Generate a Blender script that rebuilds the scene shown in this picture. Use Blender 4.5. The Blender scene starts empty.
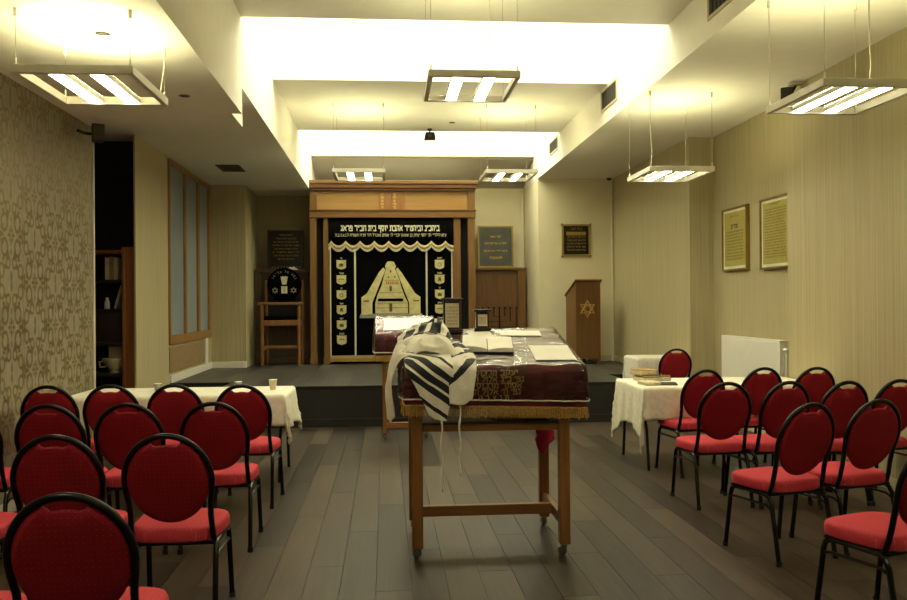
import bpy, bmesh, math, random
from mathutils import Matrix, Vector, noise
random.seed(7)
R_ = math.radians
SC = bpy.context.scene
COL = SC.collection

# ---------------------------------------------------------------- camera
cam_d = bpy.data.cameras.new('camera')
cam_d.sensor_width = 36.0
cam_d.lens = 850.0 / 907.0 * 36.0
cam_d.clip_start = 0.05
cam_o = bpy.data.objects.new('camera', cam_d)
COL.objects.link(cam_o)
cam_o.matrix_world = (Matrix.Translation((0, 0, 1.52)) @ Matrix.Rotation(-math.atan(68 / 850), 4, 'Z')
                      @ Matrix.Rotation(math.pi / 2 + 2.5 / 850, 4, 'X') @ Matrix.Rotation(-0.0075, 4, 'Z'))
SC.camera = cam_o

# ---------------------------------------------------------------- world + exposure + lamp strengths
world = bpy.data.worlds.new('world')
SC.world = world
world.use_nodes = True
world.node_tree.nodes['Background'].inputs[0].default_value = (0.5, 0.5, 0.5, 1)
world.node_tree.nodes['Background'].inputs[1].default_value = 0.0
SC.view_settings.view_transform = 'Standard'
SC.view_settings.look = 'None'
SC.view_settings.gamma = 1.0
SC.view_settings.use_curve_mapping = False
SC.view_settings.exposure = 0.46
SKY_E = 5.0        # daylight diffuser at the top of the ceiling wells
TUBE_E = 19.0       # downward tubes of the pendants
UP_E = 31.0        # upward tubes of the pendants
LIGHT_C = (1.0, 0.95, 0.78)
UP_C = (1.0, 0.94, 0.52)
SKY_C = (1.0, 0.99, 0.72)

# ---------------------------------------------------------------- helpers
def lin(c):
    if isinstance(c, str):
        c = c.lstrip('#'); c = [int(c[i:i + 2], 16) / 255 for i in (0, 2, 4)]
    return tuple(x / 12.92 if x <= 0.04045 else ((x + 0.055) / 1.055) ** 2.4 for x in c) + (1.0,)

class MB:
    def __init__(s): s.v = []; s.f = []; s.uv = None
    def add(s, vs, fs, M=None):
        o = len(s.v)
        if M is not None: vs = [tuple(M @ Vector(p)) for p in vs]
        s.v += [tuple(p) for p in vs]; s.f += [tuple(i + o for i in f) for f in fs]
        return s
    def box(s, x0, x1, y0, y1, z0, z1, M=None):
        return s.add([(x0, y0, z0), (x1, y0, z0), (x1, y1, z0), (x0, y1, z0), (x0, y0, z1), (x1, y0, z1), (x1, y1, z1), (x0, y1, z1)],
                     [(0, 3, 2, 1), (4, 5, 6, 7), (0, 1, 5, 4), (1, 2, 6, 5), (2, 3, 7, 6), (3, 0, 4, 7)], M)
    def quad(s, a, b, c, d): return s.add([a, b, c, d], [(0, 1, 2, 3)])
    def prism(s, poly, M, t):
        """2-D polygon (counter-clockwise) in M's xy plane, extruded t along M's z."""
        n = len(poly)
        vs = [(x, y, 0) for x, y in poly] + [(x, y, t) for x, y in poly]
        fs = [tuple(range(n - 1, -1, -1)), tuple(range(n, 2 * n))] + [(i, (i + 1) % n, n + (i + 1) % n, n + i) for i in range(n)]
        return s.add(vs, fs, M)
    def tube(s, pts, r, seg=8, closed=False, M=None):
        pts = [Vector(p) for p in pts]; n = len(pts)
        rr = r if isinstance(r, (list, tuple)) else [r] * n
        tans = []
        for i in range(n):
            if closed: t = pts[(i + 1) % n] - pts[i - 1]
            elif i == 0: t = pts[1] - pts[0]
            elif i == n - 1: t = pts[-1] - pts[-2]
            else: t = (pts[i + 1] - pts[i]).normalized() + (pts[i] - pts[i - 1]).normalized()
            tans.append(t.normalized())
        ref = Vector((0, 0, 1)) if abs(tans[0].z) < 0.9 else Vector((1, 0, 0))
        nrm = (ref - tans[0] * ref.dot(tans[0])).normalized()
        vs = []
        for i in range(n):
            nrm = (nrm - tans[i] * nrm.dot(tans[i])).normalized()
            b = tans[i].cross(nrm)
            for k in range(seg):
                a = 2 * math.pi * k / seg
                vs.append(tuple(pts[i] + (nrm * math.cos(a) + b * math.sin(a)) * rr[i]))
        fs = []
        m = n if closed else n - 1
        for i in range(m):
            j = (i + 1) % n
            for k in range(seg):
                l = (k + 1) % seg
                fs.append((i * seg + k, i * seg + l, j * seg + l, j * seg + k))
        if not closed:
            fs.append(tuple(range(seg - 1, -1, -1))); fs.append(tuple((n - 1) * seg + k for k in range(seg)))
        return s.add(vs, fs, M)
    def lathe(s, prof, seg=16, M=None):
        vs = []; fs = []; n = len(prof)
        for r, z in prof:
            for k in range(seg):
                a = 2 * math.pi * k / seg; vs.append((r * math.cos(a), r * math.sin(a), z))
        for i in range(n - 1):
            for k in range(seg):
                l = (k + 1) % seg
                fs.append((i * seg + k, i * seg + l, (i + 1) * seg + l, (i + 1) * seg + k))
        fs.append(tuple(range(seg - 1, -1, -1))); fs.append(tuple((n - 1) * seg + k for k in range(seg)))
        return s.add(vs, fs, M)
    def grid(s, rows, uvs=None):
        n, m = len(rows), len(rows[0]); o = len(s.v)
        s.add([p for r in rows for p in r], [(i * m + j, i * m + j + 1, (i + 1) * m + j + 1, (i + 1) * m + j) for i in range(n - 1) for j in range(m - 1)])
        if uvs: s.uv = (s.uv or []) + [u for r in uvs for u in r]
        return s
    def mesh(s, name, m, smooth=True, angle=35):
        me = bpy.data.meshes.new(name); me.from_pydata(s.v, [], s.f)
        if m: me.materials.append(M[m] if isinstance(m, str) else m)
        if s.uv:
            ul = me.uv_layers.new(name='UVMap')
            for l in me.loops: ul.data[l.index].uv = s.uv[l.vertex_index]
        if smooth:
            me.polygons.foreach_set('use_smooth', [True] * len(me.polygons)); me.set_sharp_from_angle(angle=R_(angle))
        me.update(); return me
    def build(s, name, m, parent=None, smooth=True, angle=35, bevel=0, solid=0, loc=None, rz=0, sub=0):
        o = bpy.data.objects.new(name, s.mesh(name, m, smooth, angle)); COL.objects.link(o)
        if parent: o.parent = parent
        if loc: o.location = loc
        if rz: o.rotation_euler.z = rz
        if sub:
            d = o.modifiers.new('sub', 'SUBSURF'); d.levels = d.render_levels = sub
        if solid:
            d = o.modifiers.new('solid', 'SOLIDIFY'); d.thickness = solid; d.offset = 0
        if bevel:
            d = o.modifiers.new('bevel', 'BEVEL'); d.width = bevel; d.segments = 2; d.limit_method = 'ANGLE'; d.harden_normals = False
        return o

def tag(o, label=None, cat=None, group=None, kind=None):
    if label: o['label'] = label
    if cat: o['category'] = cat
    if group: o['group'] = group
    if kind: o['kind'] = kind
    return o
def thing(name, label, cat, loc=(0, 0, 0), rz=0, group=None):
    o = bpy.data.objects.new(name, None); COL.objects.link(o); o.empty_display_size = 0.1
    o.location = loc; o.rotation_euler.z = rz
    return tag(o, label, cat, group)
def copy_tree(o, parent=None):
    c = o.copy(); COL.objects.link(c); c.parent = parent
    for ch in list(o.children): copy_tree(ch, c)
    return c
def part(name, m, parent, *boxes, bevel=0, **k):
    b = MB()
    for q in boxes: b.box(*q)
    return b.build(name, m, parent, bevel=bevel, **k)
def struct(name, m, *boxes, **k):
    return tag(part(name, m, None, *boxes, **k), kind='structure')
def smoothstep(a, b, x):
    t = max(0, min(1, (x - a) / (b - a))); return t * t * (3 - 2 * t)
def catmull(P, t):
    n = len(P) - 1; x = min(max(t, 0), 1) * n; i = min(int(x), n - 1); u = x - i
    p0, p1, p2, p3 = P[max(i - 1, 0)], P[i], P[i + 1], P[min(i + 2, n)]
    return 0.5 * ((2 * p1) + (p2 - p0) * u + (2 * p0 - 5 * p1 + 4 * p2 - p3) * u * u + (3 * p1 - p0 - 3 * p2 + p3) * u ** 3)
FACE = lambda x, y, z: Matrix.Translation((x, y, z)) @ Matrix.Rotation(math.pi / 2, 4, 'X')   # xy plane upright, looking toward the viewer (-Y)

# ---------------------------------------------------------------- materials
M = {}
class NT:
    """tiny expression helper over shader nodes"""
    def __init__(s, mat): s.t = mat.node_tree
    def n(s, typ, **k):
        x = s.t.nodes.new(typ)
        for a, b in k.items(): setattr(x, a, b)
        return x
    def put(s, sock, v):
        if isinstance(v, (int, float)): sock.default_value = v
        elif isinstance(v, (tuple, list)): sock.default_value = v
        else: s.t.links.new(v, sock)
    def m(s, op, a, b=None, c=None):
        x = s.n('ShaderNodeMath', operation=op); s.put(x.inputs[0], a)
        if b is not None: s.put(x.inputs[1], b)
        if c is not None: s.put(x.inputs[2], c)
        return x.outputs[0]
    def mix(s, f, a, b):
        x = s.n('ShaderNodeMix', data_type='RGBA'); s.put(x.inputs[0], f); s.put(x.inputs[6], a); s.put(x.inputs[7], b); return x.outputs[2]
    def obj(s, kind='Object'): return s.n('ShaderNodeTexCoord').outputs[kind]
    def map(s, vec, scale=(1, 1, 1), loc=(0, 0, 0)):
        x = s.n('ShaderNodeMapping'); s.t.links.new(vec, x.inputs[0]); x.inputs['Scale'].default_value = scale
        if isinstance(loc, tuple): x.inputs['Location'].default_value = loc
        else: s.t.links.new(loc, x.inputs['Location'])
        return x.outputs[0]
    def noise(s, vec, scale=5, detail=3, rough=0.5):
        x = s.n('ShaderNodeTexNoise'); s.t.links.new(vec, x.inputs['Vector']); x.inputs['Scale'].default_value = scale
        x.inputs['Detail'].default_value = detail; x.inputs['Roughness'].default_value = rough; return x.outputs[0]
    def ramp(s, f, a, b):
        x = s.n('ShaderNodeMapRange'); s.put(x.inputs[0], f); x.inputs[1].default_value = a; x.inputs[2].default_value = b; return x.outputs[0]
    def bump(s, h, strength=0.3, dist=0.01):
        x = s.n('ShaderNodeBump'); s.t.links.new(h, x.inputs['Height']); x.inputs['Strength'].default_value = strength; x.inputs['Distance'].default_value = dist
        return x.outputs[0]
def new_mat(name):
    m = bpy.data.materials.new(name); m.use_nodes = True; M[name] = m
    b = m.node_tree.nodes['Principled BSDF']; return m, NT(m), b
def mat(name, c, rough=0.6, metal=0.0, var=0.12, vscale=8, bump=0.0, bscale=60, coat=0.0, spec=None):
    """plain colour with a soft procedural variation"""
    m, t, b = new_mat(name); c = lin(c)
    nz = t.noise(t.obj(), vscale, 3)
    dark = tuple(x * (1 - var) for x in c[:3]) + (1,); lite = tuple(min(1, x * (1 + var)) for x in c[:3]) + (1,)
    t.put(b.inputs['Base Color'], t.mix(t.ramp(nz, 0.3, 0.7), dark, lite))
    b.inputs['Roughness'].default_value = rough; b.inputs['Metallic'].default_value = metal
    if spec is not None: b.inputs['Specular IOR Level'].default_value = spec
    if coat: b.inputs['Coat Weight'].default_value = coat; b.inputs['Coat Roughness'].default_value = 0.15
    if bump: t.put(b.inputs['Normal'], t.bump(t.noise(t.obj(), bscale, 2), bump, 0.004))
    return m
def wood(name, a, b_, rough=0.4, axis='Z', scale=1.0, coat=0.15):
    m, t, b = new_mat(name)
    sc = {'Z': (14, 14, 0.9), 'X': (0.9, 14, 14), 'Y': (14, 0.9, 14)}[axis]
    oi = t.n('ShaderNodeObjectInfo').outputs['Random']
    off = t.n('ShaderNodeCombineXYZ'); t.put(off.inputs[0], t.m('MULTIPLY', oi, 31.0)); t.put(off.inputs[1], t.m('MULTIPLY', oi, 17.0)); t.put(off.inputs[2], t.m('MULTIPLY', oi, 9.0))
    v = t.map(t.obj(), tuple(x * scale for x in sc), off.outputs[0])
    nz = t.noise(v, 2.2, 5, 0.6)
    t.put(b.inputs['Base Color'], t.mix(t.ramp(nz, 0.3, 0.72), lin(a), lin(b_)))
    b.inputs['Roughness'].default_value = rough; b.inputs['Coat Weight'].default_value = coat; b.inputs['Coat Roughness'].default_value = 0.25
    t.put(b.inputs['Normal'], t.bump(nz, 0.15, 0.002))
    return m
def emis(name, c, e):
    m, t, b = new_mat(name)
    b.inputs['Base Color'].default_value = (0.8, 0.8, 0.8, 1)
    b.inputs['Emission Color'].default_value = tuple(c) + (1,); b.inputs['Emission Strength'].default_value = e
    return m

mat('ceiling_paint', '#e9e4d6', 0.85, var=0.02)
mat('shaded_ceiling_paint', '#aaa494', 0.85, var=0.02)  # ceiling paint greyed, puts the dimness over the ark into the colour
mat('plain_wall', '#ddd3b0', 0.85, var=0.03, vscale=3)
mat('baseboard_paint', '#c4b892', 0.5, var=0.04)
mat('white_trim', '#d8d4c6', 0.5, var=0.03)
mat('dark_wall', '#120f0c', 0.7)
mat('black_metal', '#0d0c0b', 0.32, metal=0.35, var=0.15)
mat('leg_metal', '#2c2b28', 0.26, metal=0.8, var=0.1)
mat('wheel_grey', '#6a6862', 0.3, metal=0.5)
mat('black_plastic', '#0c0b0a', 0.45)
mat('alu', '#dedacb', 0.45, metal=0.1, var=0.04)
mat('chrome', '#b8b5ac', 0.22, metal=1.0, var=0.05)
mat('wire', '#a39d86', 0.4, metal=0.6)
mat('cable_white', '#d6d0bd', 0.5)
mat('grille', '#3b342a', 0.6)
mat('grille_frame', '#b4aa8c', 0.5)
mat('radiator_white', '#e2dfd0', 0.35, var=0.02)
mat('gold', '#c9a44c', 0.35, metal=0.75, var=0.15, vscale=30)
mat('gold_print', '#d9b45c', 0.5, metal=0.1, var=0.2, vscale=60)
mat('gold_thread', '#ac9a66', 0.6, metal=0.15, var=0.25, vscale=60)
mat('silver_thread', '#d8d2b4', 0.6, metal=0.1, var=0.2, vscale=60)
mat('gold_fringe', '#b8934a', 0.6, metal=0.2, var=0.35, vscale=90)
mat('emblem_gold', '#c9bf88', 0.6, metal=0.05, var=0.16, vscale=14, bump=0.4, bscale=160)
mat('emblem_dark', '#5a4a20', 0.7)
mat('emblem_orange', '#b06a30', 0.7)
mat('emblem_grey', '#8e8c80', 0.7)
mat('black_velvet', '#060606', 0.95, var=0.3, vscale=40, spec=0.05)
mat('gap_black', '#060505', 0.9)
mat('paper', '#f0ead8', 0.7, var=0.03)
mat('paper_old', '#e2d4ae', 0.7, var=0.05)
mat('ink', '#1d1a10', 0.8)
mat('plaque_black', '#12110e', 0.25, var=0.2)
mat('plaque_grey', '#4a4b46', 0.22, var=0.2, vscale=5)
mat('brass', '#a8904e', 0.35, metal=0.8)
mat('scroll_green', '#a79a4b', 0.6, var=0.06)
mat('frame_gold', '#8a7434', 0.4, metal=0.5)
mat('mount_white', '#ded8bd', 0.6)
mat('book_brown', '#6a4526', 0.6); mat('book_tan', '#a5854f', 0.6); mat('book_dark', '#33261c', 0.6); mat('book_pages', '#d8caa0', 0.8, var=0.15, vscale=50)
mat('book_cream', '#cfc6a8', 0.6)
mat('red_rag', '#b01c3c', 0.8, var=0.2)
mat('tassel_white', '#e6dfc9', 0.8)
mat('cup_cream', '#dccba0', 0.4)
mat('rubber', '#15130f', 0.7)
mat('board_brown', '#8a7350', 0.6, var=0.12, vscale=20)
mat('dark_wood_box', '#2a140d', 0.35, var=0.25, vscale=20, coat=0.3)
mat('stage_riser', '#1c1915', 0.55, var=0.2)
wood('ark_wood', '#68471c', '#825c2a', 0.42)
wood('ark_wood_h', '#68471c', '#825c2a', 0.42, 'X')
wood('ark_panel', '#967038', '#a67f46', 0.45, 'X')
wood('cornice_wood', '#5a3614', '#70461e', 0.4, 'X')
wood('tablet_wood', '#86592c', '#966838', 0.45)
wood('cabinet_wood', '#5e3e1a', '#785228', 0.42)
wood('dark_cabinet_wood', '#3e2a16', '#503820', 0.5)
wood('bimah_wood', '#74481e', '#8e602e', 0.4)
wood('bimah_wood_h', '#74481e', '#8e602e', 0.4, 'X')
wood('bookcase_wood', '#6a3a18', '#864f22', 0.4)
wood('bookcase_dark', '#1a0f0a', '#26160e', 0.5)
wood('throne_wood', '#6e4822', '#8a6030', 0.4)
wood('window_wood', '#805a2c', '#98703e', 0.45)
emis('tube_light', LIGHT_C, TUBE_E)
emis('up_light', UP_C, UP_E)
emis('skylight', SKY_C, SKY_E)

# floor planks: one material, each plank its own shade
def plank_mat(name, a, b_, rough):
    m, t, b = new_mat(name)
    oi = t.n('ShaderNodeObjectInfo').outputs['Random']
    off = t.n('ShaderNodeCombineXYZ')
    for i, k in enumerate((37.0, 11.0, 5.0)): t.put(off.inputs[i], t.m('MULTIPLY', oi, k))
    v = t.map(t.obj(), (16, 0.7, 5), off.outputs[0])
    nz = t.noise(v, 2.4, 8, 0.72)
    w = t.noise(t.map(t.obj(), (3, 0.8, 1), off.outputs[0]), 1.5, 2)
    f = t.m('ADD', t.m('MULTIPLY', nz, 0.65), t.m('ADD', t.m('MULTIPLY', oi, 0.22), t.m('MULTIPLY', w, 0.2)))
    t.put(b.inputs['Base Color'], t.mix(t.ramp(f, 0.42, 0.72), lin(a), lin(b_)))
    t.put(b.inputs['Roughness'], t.m('ADD', rough, t.m('MULTIPLY', nz, 0.2)))
    b.inputs['Specular IOR Level'].default_value = 0.4
    t.put(b.inputs['Normal'], t.bump(nz, 0.25, 0.002))
plank_mat('floor_plank', '#241d15', '#594c3b', 0.30)
plank_mat('stage_plank', '#2c2a27', '#56524b', 0.30)
mat('floor_gap', '#30271d', 0.8)

# near wallpaper with fine vertical stripes
def striped_paper():
    m, t, b = new_mat('striped_paper')
    v = t.map(t.obj(), (45, 45, 0.4)); n1 = t.noise(v, 1.6, 4, 0.6)
    v2 = t.map(t.obj(), (150, 150, 3)); n2 = t.noise(v2, 1.0, 2)
    f = t.m('ADD', t.m('MULTIPLY', n1, 0.75), t.m('MULTIPLY', n2, 0.25))
    t.put(b.inputs['Base Color'], t.mix(t.ramp(f, 0.3, 0.7), lin('#9e926c'), lin('#bcb08a')))
    b.inputs['Roughness'].default_value = 0.6
    t.put(b.inputs['Normal'], t.bump(f, 0.2, 0.002))
striped_paper()

# damask wallpaper of the near wall: scrolls, petals and wavy stems in a half-drop repeat
def damask():
    m, t, b = new_mat('damask_paper')
    sep = t.n('ShaderNodeSeparateXYZ'); t.put(sep.inputs[0], t.obj())
    W, Hh = 0.42, 0.68
    def motif(offy, offz):
        y = t.m('ADD', sep.outputs[1], offy)
        col = t.m('FLOORED_MODULO', t.m('FLOOR', t.m('DIVIDE', y, W)), 2.0)
        z = t.m('ADD', sep.outputs[2], t.m('MULTIPLY', col, Hh / 2))
        p = t.m('ABSOLUTE', t.m('SUBTRACT', t.m('MULTIPLY', t.m('FRACT', t.m('DIVIDE', y, W)), W), W / 2))
        p = t.m('MULTIPLY', p, 1.05)
        q = t.m('SUBTRACT', t.m('MULTIPLY', t.m('FRACT', t.m('DIVIDE', z, Hh)), Hh), Hh / 2)
        q = t.m('MULTIPLY', q, 0.82)
        aq = t.m('ABSOLUTE', q)
        def dist(cx, cy, qq): return t.m('SQRT', t.m('ADD', t.m('POWER', t.m('SUBTRACT', p, cx), 2.0), t.m('POWER', t.m('SUBTRACT', qq, cy), 2.0)))
        shapes = []
        def ring(cx, cy, r, w, qq=aq): shapes.append(t.m('SUBTRACT', t.m('ABSOLUTE', t.m('SUBTRACT', dist(cx, cy, qq), r)), w))
        def blob(cx, cy, r, sx=1.0, sy=1.0, qq=aq):
            d = t.m('SQRT', t.m('ADD', t.m('POWER', t.m('MULTIPLY', t.m('SUBTRACT', p, cx), sx), 2.0), t.m('POWER', t.m('MULTIPLY', t.m('SUBTRACT', qq, cy), sy), 2.0)))
            shapes.append(t.m('SUBTRACT', d, r))
        ring(0.115, 0.075, 0.050, 0.011); blob(0.155, 0.045, 0.022); blob(0.062, 0.12, 0.020, 1, 0.6)
        ring(0.055, 0.165, 0.034, 0.008); blob(0.10, 0.19, 0.016, 0.7, 1)
        blob(0.0, 0.035, 0.016, 1.4, 0.6); blob(0.035, 0.0, 0.016, 0.6, 1.4); blob(0.028, 0.028, 0.010)
        ring(0.165, 0.215, 0.040, 0.009); blob(0.20, 0.255, 0.018, 1, 0.6); blob(0.0, 0.25, 0.016, 1, 0.5); blob(0.135, 0.145, 0.012, 0.6, 1); blob(0.0, 0.10, 0.012, 1.3, 0.6)
        blob(0.17, 0.0, 0.020, 0.5, 1.3); blob(0.205, 0.03, 0.014, 0.7, 0.7)
        stem = t.m('SUBTRACT', t.m('ABSOLUTE', t.m('SUBTRACT', p, t.m('ADD', 0.235, t.m('MULTIPLY', t.m('COSINE', t.m('MULTIPLY', q, 2 * math.pi / Hh)), -0.025)))), 0.005)
        shapes.append(stem)
        r = shapes[0]
        for x in shapes[1:]: r = t.m('MINIMUM', r, x)
        return r
    d = motif(0.0, 0.0)
    f = t.m('SUBTRACT', 1.0, t.ramp(d, -0.004, 0.004))
    g = t.noise(t.map(t.obj(), (30, 30, 4)), 3, 4)
    base = t.mix(t.ramp(g, 0.3, 0.7), lin('#8c846c'), lin('#9c947a'))
    t.put(b.inputs['Base Color'], t.mix(f, base, lin('#7f6e46')))
    t.put(b.inputs['Metallic'], t.m('MULTIPLY', f, 0.6))
    t.put(b.inputs['Roughness'], t.m('SUBTRACT', 0.55, t.m('MULTIPLY', f, 0.17)))
damask()

# chair upholstery: red with a fine grid of pale stitches
def upholstery(name, c, dotc, k):
    m, t, b = new_mat(name)
    sep = t.n('ShaderNodeSeparateXYZ'); t.put(sep.inputs[0], t.obj())
    def cell(s, step, off=0.0): return t.m('ABSOLUTE', t.m('SUBTRACT', t.m('FRACT', t.m('ADD', t.m('DIVIDE', s, step), off)), 0.5))
    st = 0.021
    v = sep.outputs[2] if k == 'back' else sep.outputs[1]
    u = sep.outputs[0]
    d = t.m('SQRT', t.m('ADD', t.m('POWER', cell(u, st), 2.0), t.m('POWER', cell(v, st), 2.0)))
    dots = t.m('LESS_THAN', d, 0.10)
    nz = t.noise(t.obj(), 160, 2)
    base = t.mix(t.ramp(nz, 0.3, 0.7), tuple(x * 0.82 for x in lin(c)[:3]) + (1,), lin(c))
    t.put(b.inputs['Base Color'], t.mix(t.m('MULTIPLY', dots, 0.55), base, lin(dotc)))
    b.inputs['Roughness'].default_value = 0.75; b.inputs['Sheen Weight'].default_value = 0.25; b.inputs['Sheen Tint'].default_value = lin('#c04048')
    b.inputs['Specular IOR Level'].default_value = 0.2
    t.put(b.inputs['Normal'], t.bump(nz, 0.2, 0.002))
upholstery('seat_red_lit', '#cc3e4a', '#d87868', 'seat')  # seat colour lightened to carry the overhead light
upholstery('back_red_shaded', '#921622', '#b8543f', 'back')  # same fabric, darkened to carry the shade on the upright backs

# velvet of the reading desks, woven cloth, tallit
def velvet():
    m, t, b = new_mat('burgundy_velvet')
    nz = t.noise(t.obj(), 7, 4); n2 = t.noise(t.obj(), 120, 2)
    t.put(b.inputs['Base Color'], t.mix(t.ramp(nz, 0.3, 0.7), lin('#4c0c18'), lin('#7a1a2a')))
    b.inputs['Roughness'].default_value = 0.8; b.inputs['Sheen Weight'].default_value = 0.4; b.inputs['Sheen Tint'].default_value = lin('#a04858')
    t.put(b.inputs['Normal'], t.bump(n2, 0.3, 0.002))
velvet()
def plastic():
    m, t, b = new_mat('clear_plastic')
    out = t.t.nodes['Material Output']; t.t.nodes.remove(b)
    tr = t.n('ShaderNodeBsdfTransparent'); tr.inputs[0].default_value = (0.97, 0.96, 0.95, 1)
    gl = t.n('ShaderNodeBsdfGlossy'); gl.inputs['Roughness'].default_value = 0.12
    fr = t.n('ShaderNodeFresnel'); fr.inputs['IOR'].default_value = 1.55
    h = t.noise(t.map(t.obj(), (6, 9, 14)), 1.3, 3, 0.5)
    bp = t.bump(h, 0.45, 0.03)
    t.put(gl.inputs['Normal'], bp); t.put(fr.inputs['Normal'], bp)
    mx = t.n('ShaderNodeMixShader'); t.put(mx.inputs[0], t.m('MULTIPLY', fr.outputs[0], 1.35)); t.put(mx.inputs[1], tr.outputs[0]); t.put(mx.inputs[2], gl.outputs[0])
    t.put(out.inputs[0], mx.outputs[0])
plastic()
def tallit_mat():
    m, t, b = new_mat('tallit_wool')
    uv = t.n('ShaderNodeUVMap'); sep = t.n('ShaderNodeSeparateXYZ'); t.put(sep.inputs[0], uv.outputs[0])
    f = sep.outputs[0]
    s = None
    for a, w in ((0.105, 0.028), (0.205, 0.045), (0.27, 0.05), (0.34, 0.045), (0.42, 0.02)):
        x = t.m('LESS_THAN', t.m('ABSOLUTE', t.m('SUBTRACT', f, a)), w / 2 * 1.0)
        s = x if s is None else t.m('MAXIMUM', s, x)
    nz = t.noise(t.obj(), 140, 2)
    cr = t.mix(t.ramp(nz, 0.3, 0.7), lin('#e0d9c0'), lin('#f4eeda'))
    t.put(b.inputs['Base Color'], t.mix(s, cr, lin('#15171c')))
    b.inputs['Roughness'].default_value = 0.85; b.inputs['Sheen Weight'].default_value = 0.2
    t.put(b.inputs['Normal'], t.bump(nz, 0.25, 0.002))
tallit_mat()
def cloth_mat(name, a, b_):
    m, t, b = new_mat(name)
    nz = t.noise(t.map(t.obj(), (1, 1, 1)), 22, 4, 0.6); wv = t.noise(t.obj(), 220, 1)
    t.put(b.inputs['Base Color'], t.mix(t.ramp(nz, 0.35, 0.65), lin(a), lin(b_)))
    b.inputs['Roughness'].default_value = 0.8
    t.put(b.inputs['Normal'], t.bump(t.m('ADD', nz, wv), 0.3, 0.004))
cloth_mat('table_linen', '#e2dbc2', '#f2ecd8')
cloth_mat('table_linen_white', '#cfcab6', '#e0dcc8')
def frosted():
    m, t, b = new_mat('frosted_glass')
    nz = t.noise(t.obj(), 3, 2)
    t.put(b.inputs['Base Color'], t.mix(nz, lin('#7e8a90'), lin('#96a2a6')))
    b.inputs['Roughness'].default_value = 0.35; b.inputs['Transmission Weight'].default_value = 0.15
frosted()
mat('small_glass', '#9a988c', 0.15, var=0.1)

# ---------------------------------------------------------------- lettering: square Hebrew letters drawn as strokes (unit height, baseline 0), set right to left
GL = {
 'א': (.74, ((.04, 1, .70, 0), (.66, 1, .66, .74, .46, .50), (.08, 0, .08, .34, .27, .62))), 'ב': (.70, ((.05, 1, .56, 1, .56, 0), (0, 0, .70, 0))), 'ג': (.50, ((.08, 1, .36, 1, .36, .32, .50, 0), (.34, .32, .04, 0))),
 'ד': (.70, ((0, 1, .70, 1), (.56, 1, .56, 0))), 'ה': (.66, ((0, 1, .62, 1, .62, 0), (.08, .60, .08, 0))), 'ו': (.26, ((.04, 1, .20, 1, .20, 0),)), 'ז': (.36, ((0, 1, .36, 1), (.20, 1, .20, 0))),
 'ח': (.66, ((.06, 0, .06, 1, .62, 1, .62, 0),)), 'ט': (.66, ((.06, 1, .06, 0, .62, 0, .62, 1, .40, 1, .34, .78),)), 'י': (.26, ((.04, 1, .20, 1, .20, .58),)), 'ך': (.60, ((0, 1, .55, 1, .55, -.36),)),
 'כ': (.60, ((.04, 1, .50, 1, .58, .84, .58, .16, .50, 0, .04, 0),)), 'ל': (.58, ((.08, 1.40, .08, 1, .54, 1, .54, .60, .22, 0),)), 'ם': (.66, ((.06, 0, .06, 1, .62, 1, .62, 0, .0, 0),)),
 'מ': (.66, ((.08, 1, .24, .68), (.05, 0, .20, .74, .40, 1, .62, .88, .62, 0, .34, 0))), 'ן': (.26, ((.04, 1, .20, 1, .20, -.36),)), 'נ': (.40, ((.12, 1, .36, 1, .36, 0, .02, 0),)),
 'ס': (.68, ((0, 1, .62, 1, .62, .42, .45, 0, .25, 0, .08, .42, .08, 1),)), 'ע': (.64, ((.10, 1, .44, .10), (.60, 1, .60, .50, .42, .12, .03, 0))), 'ף': (.62, ((.32, .54, .08, .54, .08, 1, .58, 1, .58, -.36),)),
 'פ': (.62, ((.32, .54, .08, .54, .08, 1, .52, 1, .58, .88, .58, 0, .03, 0),)), 'ץ': (.58, ((.08, 1, .30, .50, .30, -.36), (.55, 1, .55, .74, .32, .52))), 'צ': (.62, ((.08, 1, .50, 0), (.58, 1, .58, .76, .32, .50), (.03, 0, .62, 0))),
 'ק': (.66, ((0, 1, .62, 1, .62, .52, .40, .10), (.08, .60, .08, -.36))), 'ר': (.62, ((0, 1, .50, 1, .58, .88, .58, 0),)), 'ש': (.84, ((.05, 1, .12, 0, .68, 0, .80, 1), (.44, 1, .40, .50, .12, .34))),
 'ת': (.68, ((.04, 1, .64, 1, .64, 0), (.18, 1, .18, .08, 0, 0))), "'": (.16, ((.12, 1.05, .04, .76),)), '"': (.32, ((.12, 1.05, .04, .76), (.28, 1.05, .20, .76))), '.': (.14, ((.02, .06, .12, .06),)), ' ': (.30, ()),
}
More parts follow.
